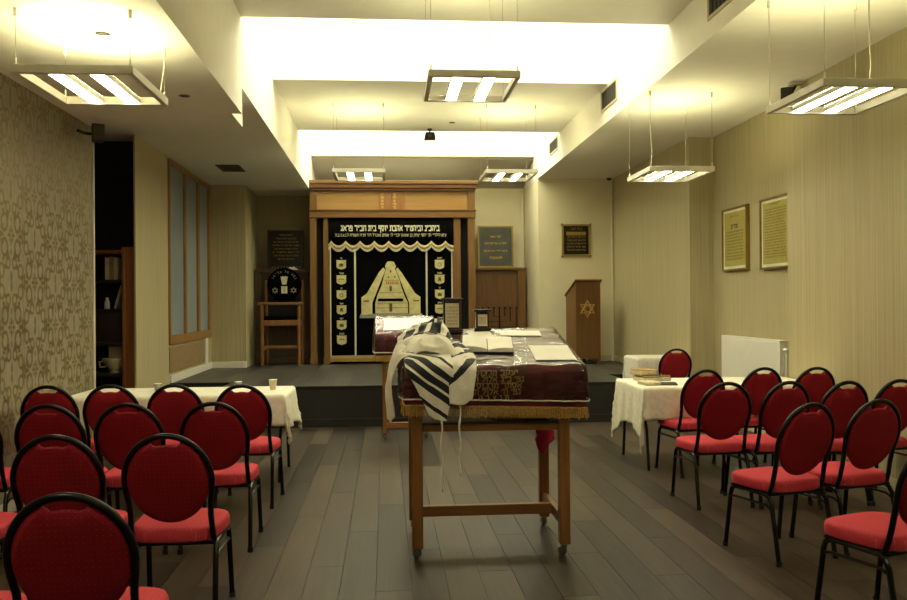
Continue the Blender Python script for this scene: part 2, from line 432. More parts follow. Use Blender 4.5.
def put_text(b, s, Mx, size, width=None, bold=0.012):
    sw = 0.155 + bold * 2.2; x = 0.0; quads = []; gap = 0.20
    for ch in s[::-1]:
        w, strokes = GL.get(ch, GL['.'])
        for st in strokes:
            P_ = [(x + st[i], st[i + 1]) for i in range(0, len(st), 2)]
            for (ax, ay), (bx_, by_) in zip(P_, P_[1:]):
                dx, dy = bx_ - ax, by_ - ay; l = math.hypot(dx, dy) or 1; dx /= l; dy /= l
                h = sw / 2 * (1.15 if abs(dx) > 0.8 else 0.9)
                ax2, ay2, bx2, by2 = ax - dx * h * .8, ay - dy * h * .8, bx_ + dx * h * .8, by_ + dy * h * .8
                quads.append(((ax2 + dy * h, ay2 - dx * h), (bx2 + dy * h, by2 - dx * h), (bx2 - dy * h, by2 + dx * h), (ax2 - dy * h, ay2 + dx * h)))
        x += w + gap
    if not quads: return
    x0 = min(p_[0] for q in quads for p_ in q); x1 = max(p_[0] for q in quads for p_ in q)
    sy = size * 0.62; sx = (width / (x1 - x0)) if width else sy
    cx = (x0 + x1) / 2
    for k, q in enumerate(quads):
        b.add([((px - cx) * sx, (py - 0.5) * sy, 0.00003 * (k % 9)) for px, py in q], [(0, 1, 2, 3)], Mx)
def text_line(parent, m, s, Mx, size, width=None, bold=0.012):
    """one line of lettering as a part of its own"""
    b = MB(); put_text(b, s, Mx, size, width, bold); return b.build('lettering', m, parent, smooth=False)
HEB = ['ברוך אתה ה אלהינו מלך', 'העולם אשר קדשנו במצותיו', 'מודים אנחנו לך שאתה הוא', 'שמע ישראל ה אלהינו', 'עלינו לשבח לאדון הכל', 'יהי רצון מלפניך ה', 'שלום רב על ישראל עמך', 'אדון עולם אשר מלך']

# =================================================================== THE ROOM
ZC, ZS, ZA, ZB = 4.05, 3.62, 3.20, 3.43          # coffer, right soffit, left soffit near, left soffit far
XL, XR = -1.25, 2.60                               # sides of the ceiling coffer
YB0 = -3.0                                         # wall behind the viewer
ST = 0.50                                          # stage height
YST = 10.55                                        # stage front
YBR = 14.30                                        # back wall beside the lectern
YBK = 15.80                                        # back wall behind the ark
YBL = 13.85

fl = struct('floor', 'floor_gap', (-4.6, 4.4, YB0, 12.6, -0.12, -0.012))
# planks nearest the viewer and in view are single boards
PW = 0.192
def planks(parent, x0, x1, y0, y1, length, z, m, hole=None):
    meshes = {}
    nx = int(math.ceil((x1 - x0) / PW))
    for i in range(nx):
        a = x0 + i * PW; b = min(a + PW, x1)
        off = (i * 0.618 % 1.0) * length
        y = y0 - off
        while y < y1 - 0.01:
            c, d = max(y, y0), min(y + length, y1)
            y += length
            if d - c < 0.05: continue
            if hole and b > hole[0] and a < hole[1] and c < hole[3] - 0.02 and d > hole[2]:
                c = max(c, hole[3])
                if d - c < 0.05: continue
            key = (round(b - a, 3), round(d - c, 3))
            if key not in meshes:
                hw, hl = key[0] / 2 - 0.0005, key[1] / 2 - 0.0005; e = 0.0009
                vs = [(-hw, -hl, -0.012), (hw, -hl, -0.012), (hw, hl, -0.012), (-hw, hl, -0.012), (-hw, -hl, -0.002), (hw, -hl, -0.002), (hw, hl, -0.002), (-hw, hl, -0.002),
                      (-hw + e, -hl + e, 0), (hw - e, -hl + e, 0), (hw - e, hl - e, 0), (-hw + e, hl - e, 0)]
                fs = [(0, 1, 5, 4), (1, 2, 6, 5), (2, 3, 7, 6), (3, 0, 4, 7), (4, 5, 9, 8), (5, 6, 10, 9), (6, 7, 11, 10), (7, 4, 8, 11), (8, 9, 10, 11)]
                mb = MB(); mb.add(vs, fs); meshes[key] = mb.mesh('plank', m, smooth=False)
            o = bpy.data.objects.new('plank', meshes[key]); COL.objects.link(o); o.parent = parent
            o.location = ((a + b) / 2, (c + d) / 2, z)
planks(fl, -2.75, 4.22, 1.9, YST, 1.93, 0.0, 'floor_plank')
planks(fl, 3.11, 3.95, YST, 11.72, 1.9, 0.0, 'floor_plank')

stage = struct('stage_floor', 'stage_riser', (-2.03, 3.10, YST, 11.25, 0.0, ST - 0.012), (-2.78, 3.10, 11.25, 13.9, 0.0, ST - 0.012), (-2.25, 3.10, 13.9, 15.8, 0, ST - 0.012), (3.10, 3.92, 11.72, 14.4, 0.0, ST - 0.012))
planks(stage, -2.78, 3.10, YST + 0.012, 14.45, 1.95, ST, 'stage_plank', hole=(-2.8, -2.03, 10.0, 11.25))
planks(stage, 3.10, 3.90, 11.72, 14.3, 1.95, ST, 'stage_plank')
struct('trim_1', 'stage_riser', (-2.03, 3.10, YST - 0.012, YST, 0.0, 0.10), (-2.042, -2.03, YST - 0.012, 11.25, 0.0, 0.10), bevel=0.004)
struct('trim_2', 'black_plastic', (-2.03, 3.105, YST - 0.008, YST + 0.014, ST - 0.03, ST + 0.004), (-2.78, -2.03, 11.242, 11.264, ST - 0.03, ST + 0.004), bevel=0.003)

# walls
struct('wall_left', 'damask_paper', (-2.95, -2.75, YB0, 8.27, 0.0, 3.5))
struct('wall_left_far', 'striped_paper', (-2.80, -2.78, 9.755, 11.17, 0.0, 3.5), (-2.95, -2.78, 11.17, 13.76, 3.40, 3.5), (-2.95, -2.78, 11.17, 13.76, 0.0, 1.0), (-2.95, -2.78, 13.76, 14.0, 0.0, 3.5))
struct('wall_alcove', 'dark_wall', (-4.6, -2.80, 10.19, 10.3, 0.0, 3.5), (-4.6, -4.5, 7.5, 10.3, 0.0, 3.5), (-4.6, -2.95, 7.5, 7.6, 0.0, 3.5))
struct('wall_back_left', 'striped_paper', (-2.95, -2.23, YBL, YBL + 0.25, 0.0, 3.5), (-2.40, -2.235, YBL + 0.25, 15.35, 0.0, 3.5))
struct('wall_back', 'plain_wall', (-2.4, 2.75, YBK, YBK + 0.2, 0.0, 4.1))
struct('wall_niche', 'striped_paper', (-2.23, -1.26, 15.21, 15.35, 0.0, 3.5))
struct('wall_back_right', 'plain_wall', (2.60, 4.1, YBR, YBR + 0.2, 0.0, ZS), (2.60, 2.80, YBR + 0.2, YBK, 0.0, ZS))
struct('wall_right_far', 'striped_paper', (3.90, 4.6, 10.64, YBR + 0.1, 0.0, 3.7))
struct('wall_right_recess', 'striped_paper', (4.22, 4.6, 8.20, 10.64, 0.0, 3.7))
struct('wall_right', 'striped_paper', (4.02, 4.6, YB0, 8.22, 0.0, 3.7))
struct('wall_front', 'plain_wall', (-2.95, 4.6, YB0 - 0.2, YB0, 0.0, 4.1))
struct('baseboard_back', 'baseboard_paint', (2.6, 3.9, YBR - 0.015, YBR, ST, ST + 0.1), (2.585, 2.6, YBR, YBK, ST, ST + 0.1), bevel=0.004)
struct('baseboard_right', 'baseboard_paint', (3.885, 3.90, 10.64, YBR - 0.015, 0.0, ST + 0.1), (4.205, 4.22, 8.22, 10.64, 0, 0.1), (4.005, 4.02, YB0, 8.22, 0.0, 0.1), bevel=0.004)
struct('baseboard_left', 'white_trim', (-2.78, -2.765, 11.25, YBL - 0.015, ST, ST + 0.10), (-2.78, -2.225, YBL - 0.015, YBL, ST, ST + 0.1), (-2.78, -2.765, 9.755, 11.17, 0, 0.1), (-2.75, -2.735, YB0, 8.27, 0, 0.1), bevel=0.004)
# metal edge at the end of the patterned wall
struct('trim_3', 'alu', (-2.752, -2.735, 8.262, 8.285, 0.0, 3.2), bevel=0.003)

# ceilings
struct('ceiling_left_near', 'ceiling_paint', (-2.95, -1.34, YB0, 8.19, ZA, ZA + 0.22), (-1.34, XL, YB0, 7.62, ZA, ZA + 0.22))
struct('ceiling_left_far', 'ceiling_paint', (-4.6, XL, 7.62, YBK, ZB, ZB + 0.15))
struct('ceiling_right', 'ceiling_paint', (XR, 4.6, YB0, YBK, ZS, ZS + 0.15))
struct('ceiling_near', 'ceiling_paint', (XL, XR, YB0, 7.60, ZC, ZC + 0.15))
struct('ceiling_middle', 'ceiling_paint', (XL, XR, 9.70, 12.52, ZC, ZC + 0.15))
tag(MB().prism([(14.75, ZC - 0.03), (YBK, ZS + 0.03), (YBK, ZC + 0.15), (14.75, ZC + 0.15)], Matrix(((0, 0, 1, XL), (1, 0, 0, 0), (0, 1, 0, 0), (0, 0, 0, 1))), XR - XL).build('ceiling_ark', 'shaded_ceiling_paint'), kind='structure')
ZT = 5.05
struct('wall_coffer_left', 'ceiling_paint', (XL - 0.12, XL, YB0, 7.62, ZA + 0.22, ZT), (XL - 0.12, XL, 7.62, YBK, ZB + 0.15, ZT))
struct('wall_coffer_right', 'ceiling_paint', (XR, XR + 0.12, YB0, YBK, ZS + 0.15, ZT))
for a, b in ((7.60, 9.70), (12.52, 14.65)):
    struct('wall_light_well', 'ceiling_paint', (XL, XR, a - 0.1, a, ZC + 0.15, ZT), (XL, XR, b, b + 0.1, ZC + (0.15 if b < 10 else 0.0), ZT), (XL, XR, a - 0.1, b + 0.1, ZT, ZT + 0.1))
# daylight diffusers closing the two wells
for i, (a, b) in enumerate(((7.60, 9.70), (12.52, 14.65))):
    w = struct('window_%d' % (i + 1), 'white_trim', *[q for q in ((XL, XR, a, a + 0.06, ZT - 0.06, ZT), (XL, XR, b - 0.06, b, ZT - 0.06, ZT), (XL, XL + 0.06, a + 0.06, b - 0.06, ZT - 0.06, ZT), (XR - 0.06, XR, a + 0.06, b - 0.06, ZT - 0.06, ZT))])
    n = 4
    for k in range(n):
        x0 = XL + 0.06 + k * (XR - XL - 0.12) / n; x1 = x0 + (XR - XL - 0.12) / n - 0.03
        part('pane', 'skylight', w, (x0, x1, a + 0.06, b - 0.06, ZT - 0.04, ZT - 0.03))

# frosted window in the left wall
w3 = struct('window_3', 'window_wood', (-2.80, -2.755, 11.17, 13.76, 3.33, 3.40), (-2.80, -2.755, 11.17, 13.76, 1.0, 1.12), (-2.80, -2.755, 11.17, 11.22, 1.12, 3.33), (-2.80, -2.755, 13.62, 13.76, 1.12, 3.33),
            (-2.80, -2.755, 12.02, 12.12, 1.12, 3.33), (-2.80, -2.755, 12.84, 12.96, 1.12, 3.33), bevel=0.004)
for a, b in ((11.22, 12.02), (12.12, 12.84), (12.96, 13.62)):
    part('pane', 'frosted_glass', w3, (-2.80, -2.785, a, b, 1.12, 3.33))
pb = struct('trim_4', 'board_brown', (-2.78, -2.768, 11.19, 13.3, ST + 0.14, 0.97), bevel=0.003)
struct('trim_5', 'white_trim', (-2.78, -2.755, 13.34, 13.50, ST + 0.10, 1.0), bevel=0.004)
# cream pipes / casing in the back corner beside the ark
tag(MB().tube([(2.57, 15.73, ST), (2.57, 15.73, ZS)], 0.022, 10).build('wall_pipe', 'plain_wall'), 'cream heating pipe running up the corner beside the marble plaque', 'pipe')
tag(MB().tube([(3.86, 14.24, ST), (3.86, 14.24, ZS)], 0.018, 10).build('wall_pipe', 'plain_wall'), 'thin cream pipe running up the back right corner beside the lectern', 'pipe')

# air vents
def side_vent(y0, y1, z0, z1, label):
    t = thing('air_vent', label, 'vent', (XR, (y0 + y1) / 2, (z0 + z1) / 2), 0, 'grilles in the ceiling beam')
    h, w = (z1 - z0) / 2, (y1 - y0) / 2; f = 0.03
    part('frame', 'grille_frame', t, (-0.012, 0, -w, w, h - f, h), (-0.012, 0, -w, w, -h, -h + f), (-0.012, 0, -w, -w + f, -h + f, h - f), (-0.012, 0, w - f, w, -h + f, h - f), bevel=0.002)
    part('backing', 'gap_black', t, (-0.003, 0, -w + f, w - f, -h + f, h - f))
    n = 8; me = None
    for k in range(n):
        yy = -w + f + (k + 0.5) * (2 * w - 2 * f) / n
        if me is None:
            mb = MB(); mb.box(-0.010, -0.003, -0.008, 0.008, -h + f, h - f); me = mb.mesh('slat', 'grille', smooth=False)
        o = bpy.data.objects.new('slat', me); COL.objects.link(o); o.parent = t; o.location = (0, yy, 0); o.rotation_euler.z = R_(25)
side_vent(9.31, 10.01, 3.77, 4.03, 'dark grille in the right ceiling beam, middle one between the two light wells')
side_vent(12.57, 13.24, 3.81, 4.03, 'dark grille in the right ceiling beam, smallest and farthest, near the ark')
side_vent(5.95, 6.63, 3.76, 4.02, 'dark grille in the right ceiling beam, nearest, cut by the top of the picture')
t = thing('air_vent', 'square dark grille flush in the low left ceiling above the frosted window', 'vent', (-2.15, 12.12, ZB))
part('frame', 'grille', t, (-0.16, 0.16, -0.28, -0.24, -0.012, 0), (-0.16, 0.16, 0.24, 0.28, -0.012, 0), (-0.16, -0.12, -0.24, 0.24, -0.012, 0), (0.12, 0.16, -0.24, 0.24, -0.012, 0), bevel=0.002)
for k in range(6): part('slat', 'grille', t, (-0.12, 0.12, -0.22 + k * 0.08, -0.18 + k * 0.08, -0.010, -0.002))

# =================================================================== PENDANT LUMINAIRES
def pendant(x0, y0, z, zc, label, w=0.67, l=0.79):
    t = thing('pendant_light', label, 'lamp', (x0 + w / 2, y0 + l / 2, z), 0, 'square pendant luminaires')
    a, b = w / 2, l / 2; f = 0.035; h = 0.05
    for q in ((-a, a, -b, -b + f, 0, h), (-a, a, b - f, b, 0, h), (-a, -a + f, -b + f, b - f, 0, h), (a - f, a, -b + f, b - f, 0, h)):
        part('frame_bar', 'alu', t, q, bevel=0.003)
    for cx in (-0.115, 0.115):
        ch = part('lamp_channel', 'alu', t, (cx - 0.046, cx + 0.046, -b + f, b - f, 0.012, 0.046))
        part('diffuser', 'tube_light', ch, (cx - 0.040, cx + 0.040, -b + f + 0.004, b - f - 0.004, 0.010, 0.012))
        part('uplight', 'up_light', ch, (cx - 0.044, cx + 0.044, -b + f + 0.01, b - f - 0.01, 0.046, 0.048))
    for sx in (-1, 1):
        for sy in (-1, 1):
            px, py = sx * (a - 0.02), sy * (b - 0.02)
            MB().tube([(px, py, h), (px, py, zc - z)], 0.0018, 5).build('wire', 'wire', t)
            MB().lathe([(0.012, zc - z - 0.05), (0.012, zc - z)], 8, Matrix.Translation((px, py, 0))).build('ceiling_mount', 'alu', t)
            MB().lathe([(0.006, h), (0.006, h + 0.04)], 8, Matrix.Translation((px, py, 0))).build('gripper', 'alu', t)
    return t
def cable(t, pts): return MB().tube(pts, 0.004, 6).build('power_cable', 'cable_white', t)
p = pendant(-2.09, 4.95, 2.83, ZA, 'square pendant light over the left chairs, hanging lowest near the patterned wall')
cable(p, [(0.315, 0.37, 0.40), (0.315, 0.37, 0.25), (0.30, 0.37, 0.14), (0.29, 0.36, 0.05)])
p = pendant(0.32, 6.10, 3.15, ZC, 'square pendant light hanging in the middle, in front of the large light well')
cable(p, [(0.20, 0.33, 0.90), (0.20, 0.33, 0.4), (0.21, 0.33, 0.2), (0.20, 0.33, 0.05)])
p = pendant(2.68, 5.00, 2.83, ZS, 'large square pendant light at the right edge above the chairs')
cable(p, [(0.0, -0.33, 0.82), (0.0, -0.33, 0.3), (0.01, -0.33, 0.15), (0.0, -0.33, 0.05)])
p = pendant(2.64, 8.30, 2.82, ZS, 'square pendant light over the right table, before the framed texts')
cable(p, [(-0.31, -0.36, 0.82), (-0.315, -0.36, 0.4), (-0.30, -0.36, 0.2), (-0.31, -0.36, 0.05)])
p = pendant(-0.66, 10.77, 3.17, ZC, 'small far pendant light before the left half of the ark cornice')
p = pendant(1.29, 10.77, 3.17, ZC, 'small far pendant light just right of the ark cornice')
# the rows go on behind the viewer
for x, y, zz, zc, lb in ((-2.09, 1.4, 2.83, ZA, 'left'), (2.68, 1.4, 2.83, ZS, 'right'), (0.32, 2.9, 3.15, ZC, 'middle'), (0.32, -1.5, 3.15, ZC, 'rear middle')):
    pendant(x, y, zz, zc, 'square pendant light of the %s row, above and behind the viewer' % lb)

# small ceiling fittings
def downlight(x, y, z, label):
    t = thing('ceiling_spot', label, 'spotlight', (x, y, z))
    MB().lathe([(0.045, -0.004), (0.045, 0.0)], 20).build('ring', 'chrome', t)
    MB().lathe([(0.030, -0.006), (0.030, -0.004)], 16).build('lens', 'grille', t)
downlight(-1.73, 5.40, ZA, 'small round recessed spot in the left ceiling above the pendant frame')
downlight(-1.60, 6.98, ZA, 'small round recessed spot in the left ceiling, farther than the pendant')
downlight(0.55, 6.95, ZC, 'small round recessed spot at the top of the picture above the middle pendant')
downlight(0.95, 11.9, ZC, 'small round recessed spot in the ceiling between the two light wells')
def box_speaker(x, y, z, rz, label, bracket, size=(0.11, 0.12, 0.16)):
    t = thing('wall_speaker', label, 'speaker', (x, y, z), rz)
    a, b, c = (q / 2 for q in size)
    MB().prism([(-a, -b), (a, -b), (a * 0.8, b), (-a * 0.8, b)], Matrix.Translation((0, 0, -c)), 2 * c).build('cabinet', 'black_plastic', t, bevel=0.01)
    part('grille', 'grille', t, (-a * 0.85, a * 0.85, -b - 0.004, -b, -c * 0.85, c * 0.85), bevel=0.002)
    MB().tube(bracket, 0.014, 8).build('bracket', 'black_metal', t)
    return t
box_speaker(-2.58, 7.90, 3.07, R_(25), 'small black speaker on the end of the patterned wall', [(0, 0.05, 0), (-0.10, 0.04, 0.0), (-0.17, -0.06, 0.0)])
s = box_speaker(3.895, 7.95, 3.507, R_(-25), 'small black speaker in the right ceiling corner above the near wall edge', [(0, 0.04, 0.0), (0.06, 0.05, 0.06), (0.09, 0.05, 0.113)], (0.12, 0.12, 0.13))
MB().lathe([(0.08, 0.093), (0.08, 0.113)], 20, Matrix.Translation((0.09, 0.05, 0))).build('ceiling_plate', 'white_trim', s)
s = thing('ceiling_camera', 'small black camera hanging from the ceiling edge before the far light well', 'camera', (0.66, 12.35, ZC))
MB().lathe([(0.035, -0.03), (0.035, 0.0)], 14).build('mount', 'black_plastic', s)
MB().tube([(0, 0, -0.02), (0, 0, -0.07)], 0.012, 8).build('stem', 'black_metal', s)
MB().prism([(-0.085, -0.16), (0.085, -0.16), (0.065, -0.06), (-0.065, -0.06)], FACE(0, 0.07, 0), 0.15).build('housing', 'black_plastic', s, bevel=0.008)
MB().lathe([(0.025, 0), (0.022, 0.02)], 14, FACE(0, -0.08, -0.11)).build('lens', 'grille', s)
s = thing('dome_camera', 'tiny dark dome camera at the ceiling in the back right corner', 'camera', (3.78, 14.1, ZS))
MB().lathe([(0.05, -0.02), (0.05, 0.0)], 16).build('mount', 'white_trim', s)
MB().lathe([(0.01, -0.06), (0.03, -0.052), (0.042, -0.03), (0.042, -0.02)], 16).build('dome', 'black_plastic', s)
#@@PART2@@
# =================================================================== THE ARK
YA = 14.30
ark = thing('torah_ark', 'tall wooden ark cabinet with cornice and posts standing on the stage', 'cabinet', (0.135, YA, ST))
def A(x0, x1, y0, y1, z0, z1): return (x0 - 0.135, x1 - 0.135, y0, y1, z0 - ST, z1 - ST)
part('back_panel', 'gap_black', ark, A(-1.10, 1.37, 0.55, 0.62, ST, 3.0))
part('side_panel', 'ark_wood', ark, A(-1.25, -1.20, 0.10, 0.90, ST, 3.40)); part('side_panel', 'ark_wood', ark, A(1.47, 1.52, 0.10, 0.90, ST, 3.40))
part('ark_roof', 'white_trim', ark, A(-1.20, 1.47, 0.12, 0.90, 3.34, 3.40))  # unseen roof, whitened to keep orange bounce off the ceiling above
for a, b, y in ((-1.25, -1.145, 0.0), (1.40, 1.52, 0.0), (-1.03, -0.935, 0.02), (1.145, 1.275, 0.02)):
    part('post', 'ark_wood', ark, A(a, b, y, 0.12, ST, 2.95), bevel=0.006)
    part('post_base', 'ark_wood', ark, A(a - 0.006, b + 0.006, y - 0.01, 0.12, ST, ST + 0.12), bevel=0.004)
for a, b in ((-1.145, -1.03), (1.275, 1.40)):
    part('side_gap', 'gap_black', ark, A(a, b, 0.14, 0.18, ST, 2.95))
part('lintel', 'ark_wood_h', ark, A(-1.26, 1.53, -0.02, 0.14, 2.95, 3.075), bevel=0.006)
part('lintel_moulding', 'cornice_wood', ark, A(-1.27, 1.54, -0.035, 0.0, 3.062, 3.085), bevel=0.004)
part('frieze', 'ark_panel', ark, A(-1.15, 1.42, 0.03, 0.12, 3.075, 3.41))
for a, b in ((-1.25, -1.13), (1.40, 1.52)): part('frieze_block', 'ark_wood', ark, A(a, b, -0.005, 0.12, 3.075, 3.41), bevel=0.004)
for k, (e, z0, z1, m) in enumerate(((0.005, 3.40, 3.44, 'cornice_wood'), (0.03, 3.44, 3.51, 'cornice_wood'), (0.05, 3.51, 3.57, 'ark_wood_h'))):
    part('cornice', m, ark, A(-1.25 - e, 1.52 + e, -0.03 - e, 0.12, z0, z1), bevel=0.008)
    for xa, xb in ((-1.25 - e, -1.15), (1.42, 1.52 + e)): part('cornice', m, ark, A(xa, xb, 0.12, 0.90, z0, z1), bevel=0.008)
tb = part('tablet', 'tablet_wood', ark, A(-0.10, 0.108, 0.012, 0.03, 3.095, 3.385), bevel=0.004)
tb2 = part('tablet', 'tablet_wood', ark, A(0.114, 0.325, 0.012, 0.03, 3.095, 3.385), bevel=0.004)
for par, cx, ws in ((tb, -0.040, ('לא תרצח', 'לא תנאף', 'לא תגנב', 'לא תענה', 'לא תחמד')), (tb2, 0.165, ('אנכי', 'לא יהיה', 'לא תשא', 'זכור', 'כבד'))):
    for i, s_ in enumerate(ws): text_line(par, 'gold_print', s_, FACE(cx - 0.135, 0.010, 3.345 - i * 0.055 - ST), 0.046, 0.055 if i % 2 else 0.04, 0.04)

# ---- the curtain hanging in the ark
cu = thing('ark_curtain', 'black velvet ark curtain with gold emblems and scalloped valance', 'curtain', (0.1, YA - 0.0, 0.60))
CX0, CX1 = -0.925, 1.135
def C(x): return x - 0.1
def Zc(z): return z - 0.60
rows = []
for i in range(9):
    z = 0.0 + i * (2.93 - 0.60) / 8
    rows.append([(C(CX0 + (CX1 - CX0) * j / 80), 0.055 + 0.006 * math.sin(j * 0.55) * (1 - i / 10), z) for j in range(81)])
MB().grid(rows).build('velvet_panel', 'black_velvet', cu, solid=0.006)
for x, w in ((-0.915, 0.018), (-0.505, 0.028), (0.695, 0.028), (1.125, 0.018)):
    part('gold_strip', 'silver_thread', cu, (C(x - w / 2), C(x + w / 2), 0.036, 0.044, 0.02, Zc(2.6)))
part('hem_band', 'gold_thread', cu, (C(CX0), C(CX1), 0.034, 0.044, 0.0, 0.045))
b = MB()
for j in range(150):
    x = CX0 + 0.008 + j * (CX1 - CX0 - 0.016) / 149
    b.box(C(x) - 0.005, C(x) + 0.005, 0.036, 0.044, -0.055 - 0.008 * random.random(), 0.0)
tag(b.build('hem_fringe', 'gold_fringe', cu, smooth=False), kind='stuff')
# valance with scalloped lower edge
def scal(x): return 0.085 * abs(math.sin(math.pi * (x - CX0 - 0.03) / 0.239)) ** 0.8
N = 176
va = [[], []]
for j in range(N + 1):
    x = CX0 - 0.02 + (CX1 - CX0 + 0.04) * j / N
    va[0].append((C(x), 0.015, Zc(2.555) - scal(x))); va[1].append((C(x), 0.018, Zc(2.945)))
val = MB().grid(va).build('valance', 'black_velvet', cu, solid=0.008)
tr = [[], []]
for j in range(N + 1):
    x = CX0 - 0.02 + (CX1 - CX0 + 0.04) * j / N
    tr[0].append((C(x), 0.008, Zc(2.505) - scal(x))); tr[1].append((C(x), 0.008, Zc(2.57) - scal(x)))
MB().grid(tr).build('scallop_trim', 'gold_thread', val, solid=0.006)
b = MB()
for j in range(170):
    x = CX0 - 0.015 + (CX1 - CX0 + 0.03) * j / 169; zt = Zc(2.510) - scal(x)
    b.box(C(x) - 0.004, C(x) + 0.004, 0.005, 0.012, zt - 0.045, zt)
tag(b.build('scallop_fringe', 'silver_thread', val, smooth=False), kind='stuff')
text_line(val, 'silver_thread', 'ביהכ"נ וביהמ"ד אהבת יוסף בית חב"ד פראג', FACE(C(0.09), 0.009, Zc(2.775)), 0.125, 1.66, 0.035)
text_line(val, 'silver_thread', 'ע"ש הילדי\' הנ\' יוסף יצחק בן שמעון ובני\' לו\' מנחם מענדל דוד חנ"ה תשס"ח ל.נ.ע.ג.ב.ה', FACE(C(0.10), 0.009, Zc(2.66)), 0.062, 1.86, -0.01)
# tribe shields
shield = [(-0.078, 0.062), (-0.086, 0.078), (0.086, 0.078), (0.078, 0.062), (0.080, -0.035), (0.06, -0.062), (0.025, -0.07), (0.0, -0.082), (-0.025, -0.07), (-0.06, -0.062), (-0.080, -0.035)][::-1]
def motif(k, b, Mx):
    r = random.Random(k)
    if k % 4 == 0: b.prism([(-0.035, -0.03), (0.035, -0.03), (0.035, 0.01), (0, 0.03), (-0.035, 0.01)], Mx, 0.003)
    elif k % 4 == 1: b.tube([(-0.04, 0, 0), (-0.015, 0.02, 0), (0.02, 0.005, 0), (0.042, 0.018, 0)], 0.008, 6, M=Mx)
    elif k % 4 == 2: b.tube([(0.028 * math.cos(a * 0.785), 0.028 * math.sin(a * 0.785), 0) for a in range(8)], 0.006, 6, True, M=Mx)
    else: b.prism([(-0.03, -0.035), (0.0, -0.02), (0.03, -0.035), (0.018, 0.035), (-0.018, 0.035)], Mx, 0.003)
k = 0
for cx, names in ((-0.735, ('גד', 'נפתלי', 'דן', 'אשר', 'יוסף', 'בנימין')), (0.915, ('ראובן', 'שמעון', 'לוי', 'יהודה', 'יששכר', 'זבולון'))):
    for i, nm in enumerate(names):
        z = 2.165 - i * 0.2525
        sh = MB().prism(shield, FACE(C(cx), 0.046, Zc(z)), 0.008).build('shield', 'emblem_gold', cu, bevel=0.002)
        b = MB(); motif(k, b, FACE(C(cx), 0.037, Zc(z))); b.build('shield_motif', 'emblem_dark', sh); k += 1
        b = MB(); put_text(b, nm, FACE(C(cx), 0.040, Zc(z + 0.108)), 0.036, None, 0.02); b.build('shield_name', 'silver_thread', sh, smooth=False)
# temple emblem
S = 14.3 / 850 / 8.57
def E_(pts): return [((x - 262) * S, (500 - y) * S) for x, y in pts]
ez = 1.325
tem = MB().prism(E_([(130, 490), (410, 490), (410, 400), (385, 350), (355, 270), (340, 210), (318, 150), (300, 108), (308, 86), (292, 50), (278, 45), (246, 45), (232, 50), (215, 86), (222, 110), (205, 170), (185, 250), (150, 330), (130, 400)]), FACE(C(0.088), 0.042, Zc(ez)), 0.012).build('temple_emblem', 'emblem_gold', cu, bevel=0.003)
MB().prism(E_([(12, 500), (104, 500), (104, 400), (215, 125), (216, 112), (200, 98), (165, 135), (60, 318), (12, 352)]), FACE(C(0.088), 0.040, Zc(ez)), 0.018).build('ramp', 'emblem_gold', tem, bevel=0.003)
MB().prism(E_([(420, 500), (516, 500), (516, 350), (470, 318), (352, 135), (322, 98), (308, 112), (312, 125), (420, 400)]), FACE(C(0.088), 0.040, Zc(ez)), 0.018).build('ramp', 'emblem_gold', tem, bevel=0.003)
MB().prism(E_([(-5, 528), (540, 528), (528, 492), (2, 492)]), FACE(C(0.088), 0.036, Zc(ez)), 0.012).build('ground_band', 'emblem_grey', tem, bevel=0.003)
MB().prism(E_([(150, 386), (372, 386), (366, 362), (156, 362)]), FACE(C(0.088), 0.029, Zc(ez)), 0.003).build('dark_step', 'black_velvet', tem)
b = MB()
for q in ((252, 300, 272, 255), (250, 475, 274, 405), (236, 186, 250, 174), (290, 182, 306, 172), (256, 140, 268, 118), (28, 388, 78, 378), (455, 388, 505, 378)):
    b = MB(); x0, y0, x1, y1 = q; b.prism(E_([(x0, y0), (x1, y0), (x1, y1), (x0, y1)]), FACE(C(0.088), 0.027 if 100 < x0 < 400 else 0.021, Zc(ez)), 0.002); b.build('door_mark', 'emblem_dark', tem)
b = MB()
for x in range(222, 322, 16): b.prism(E_([(x, 240), (x + 12, 240), (x + 10, 218), (x + 2, 214)]), FACE(C(0.088), 0.027, Zc(ez)), 0.002)
b.build('flame_mark', 'emblem_orange', tem)
b = MB()
for yy, x0, x1 in ((310, 165, 368), (400, 132, 408), (205, 200, 335), (440, 132, 408)): b.prism(E_([(x0, yy + 3), (x1, yy + 3), (x1, yy), (x0, yy)]), FACE(C(0.088), 0.0285, Zc(ez)), 0.002)
b.build('course_line', 'emblem_dark', tem)

# =================================================================== CABINETS AND PLAQUES BESIDE THE ARK
def wing(name, label, x0, x1, y0, y1, ztop, m, frame_l, frame_r):
    t = thing(name, label, 'cabinet', ((x0 + x1) / 2, y0, ST)); a = (x1 - x0) / 2; h = ztop - ST; d = y1 - y0
    part('body', m, t, (-a, a, 0.07, d, 0, h - 0.03))
    part('top', m, t, (-a - 0.01, a + 0.01, -0.015, d, h - 0.045, h), bevel=0.006)
    if frame_l: part('stile', m, t, (-a, -a + frame_l, 0, 0.07, 0, h - 0.045), bevel=0.004)
    if frame_r: part('stile', 'ark_wood' if m == 'cabinet_wood' else m, t, (a - frame_r, a, 0, 0.07, 0, h - 0.045), bevel=0.004)
    part('plinth', m, t, (-a + (frame_l or 0), a - (frame_r or 0), 0.01, 0.07, 0, 0.10), bevel=0.003)
    return t
wl = wing('side_cabinet', 'dark wooden cabinet behind the tall chair, left of the ark', -2.215, -1.30, 14.70, 15.0, 2.10, 'dark_cabinet_wood', 0.10, 0)
wr = wing('side_cabinet', 'wooden cabinet with a menorah motif, right of the ark', 1.60, 2.56, 15.40, 15.79, 2.15, 'cabinet_wood', 0.03, 0.14)
b = MB()                          # menorah inlay on the right wing
mx = 0.0; mz = 0.56
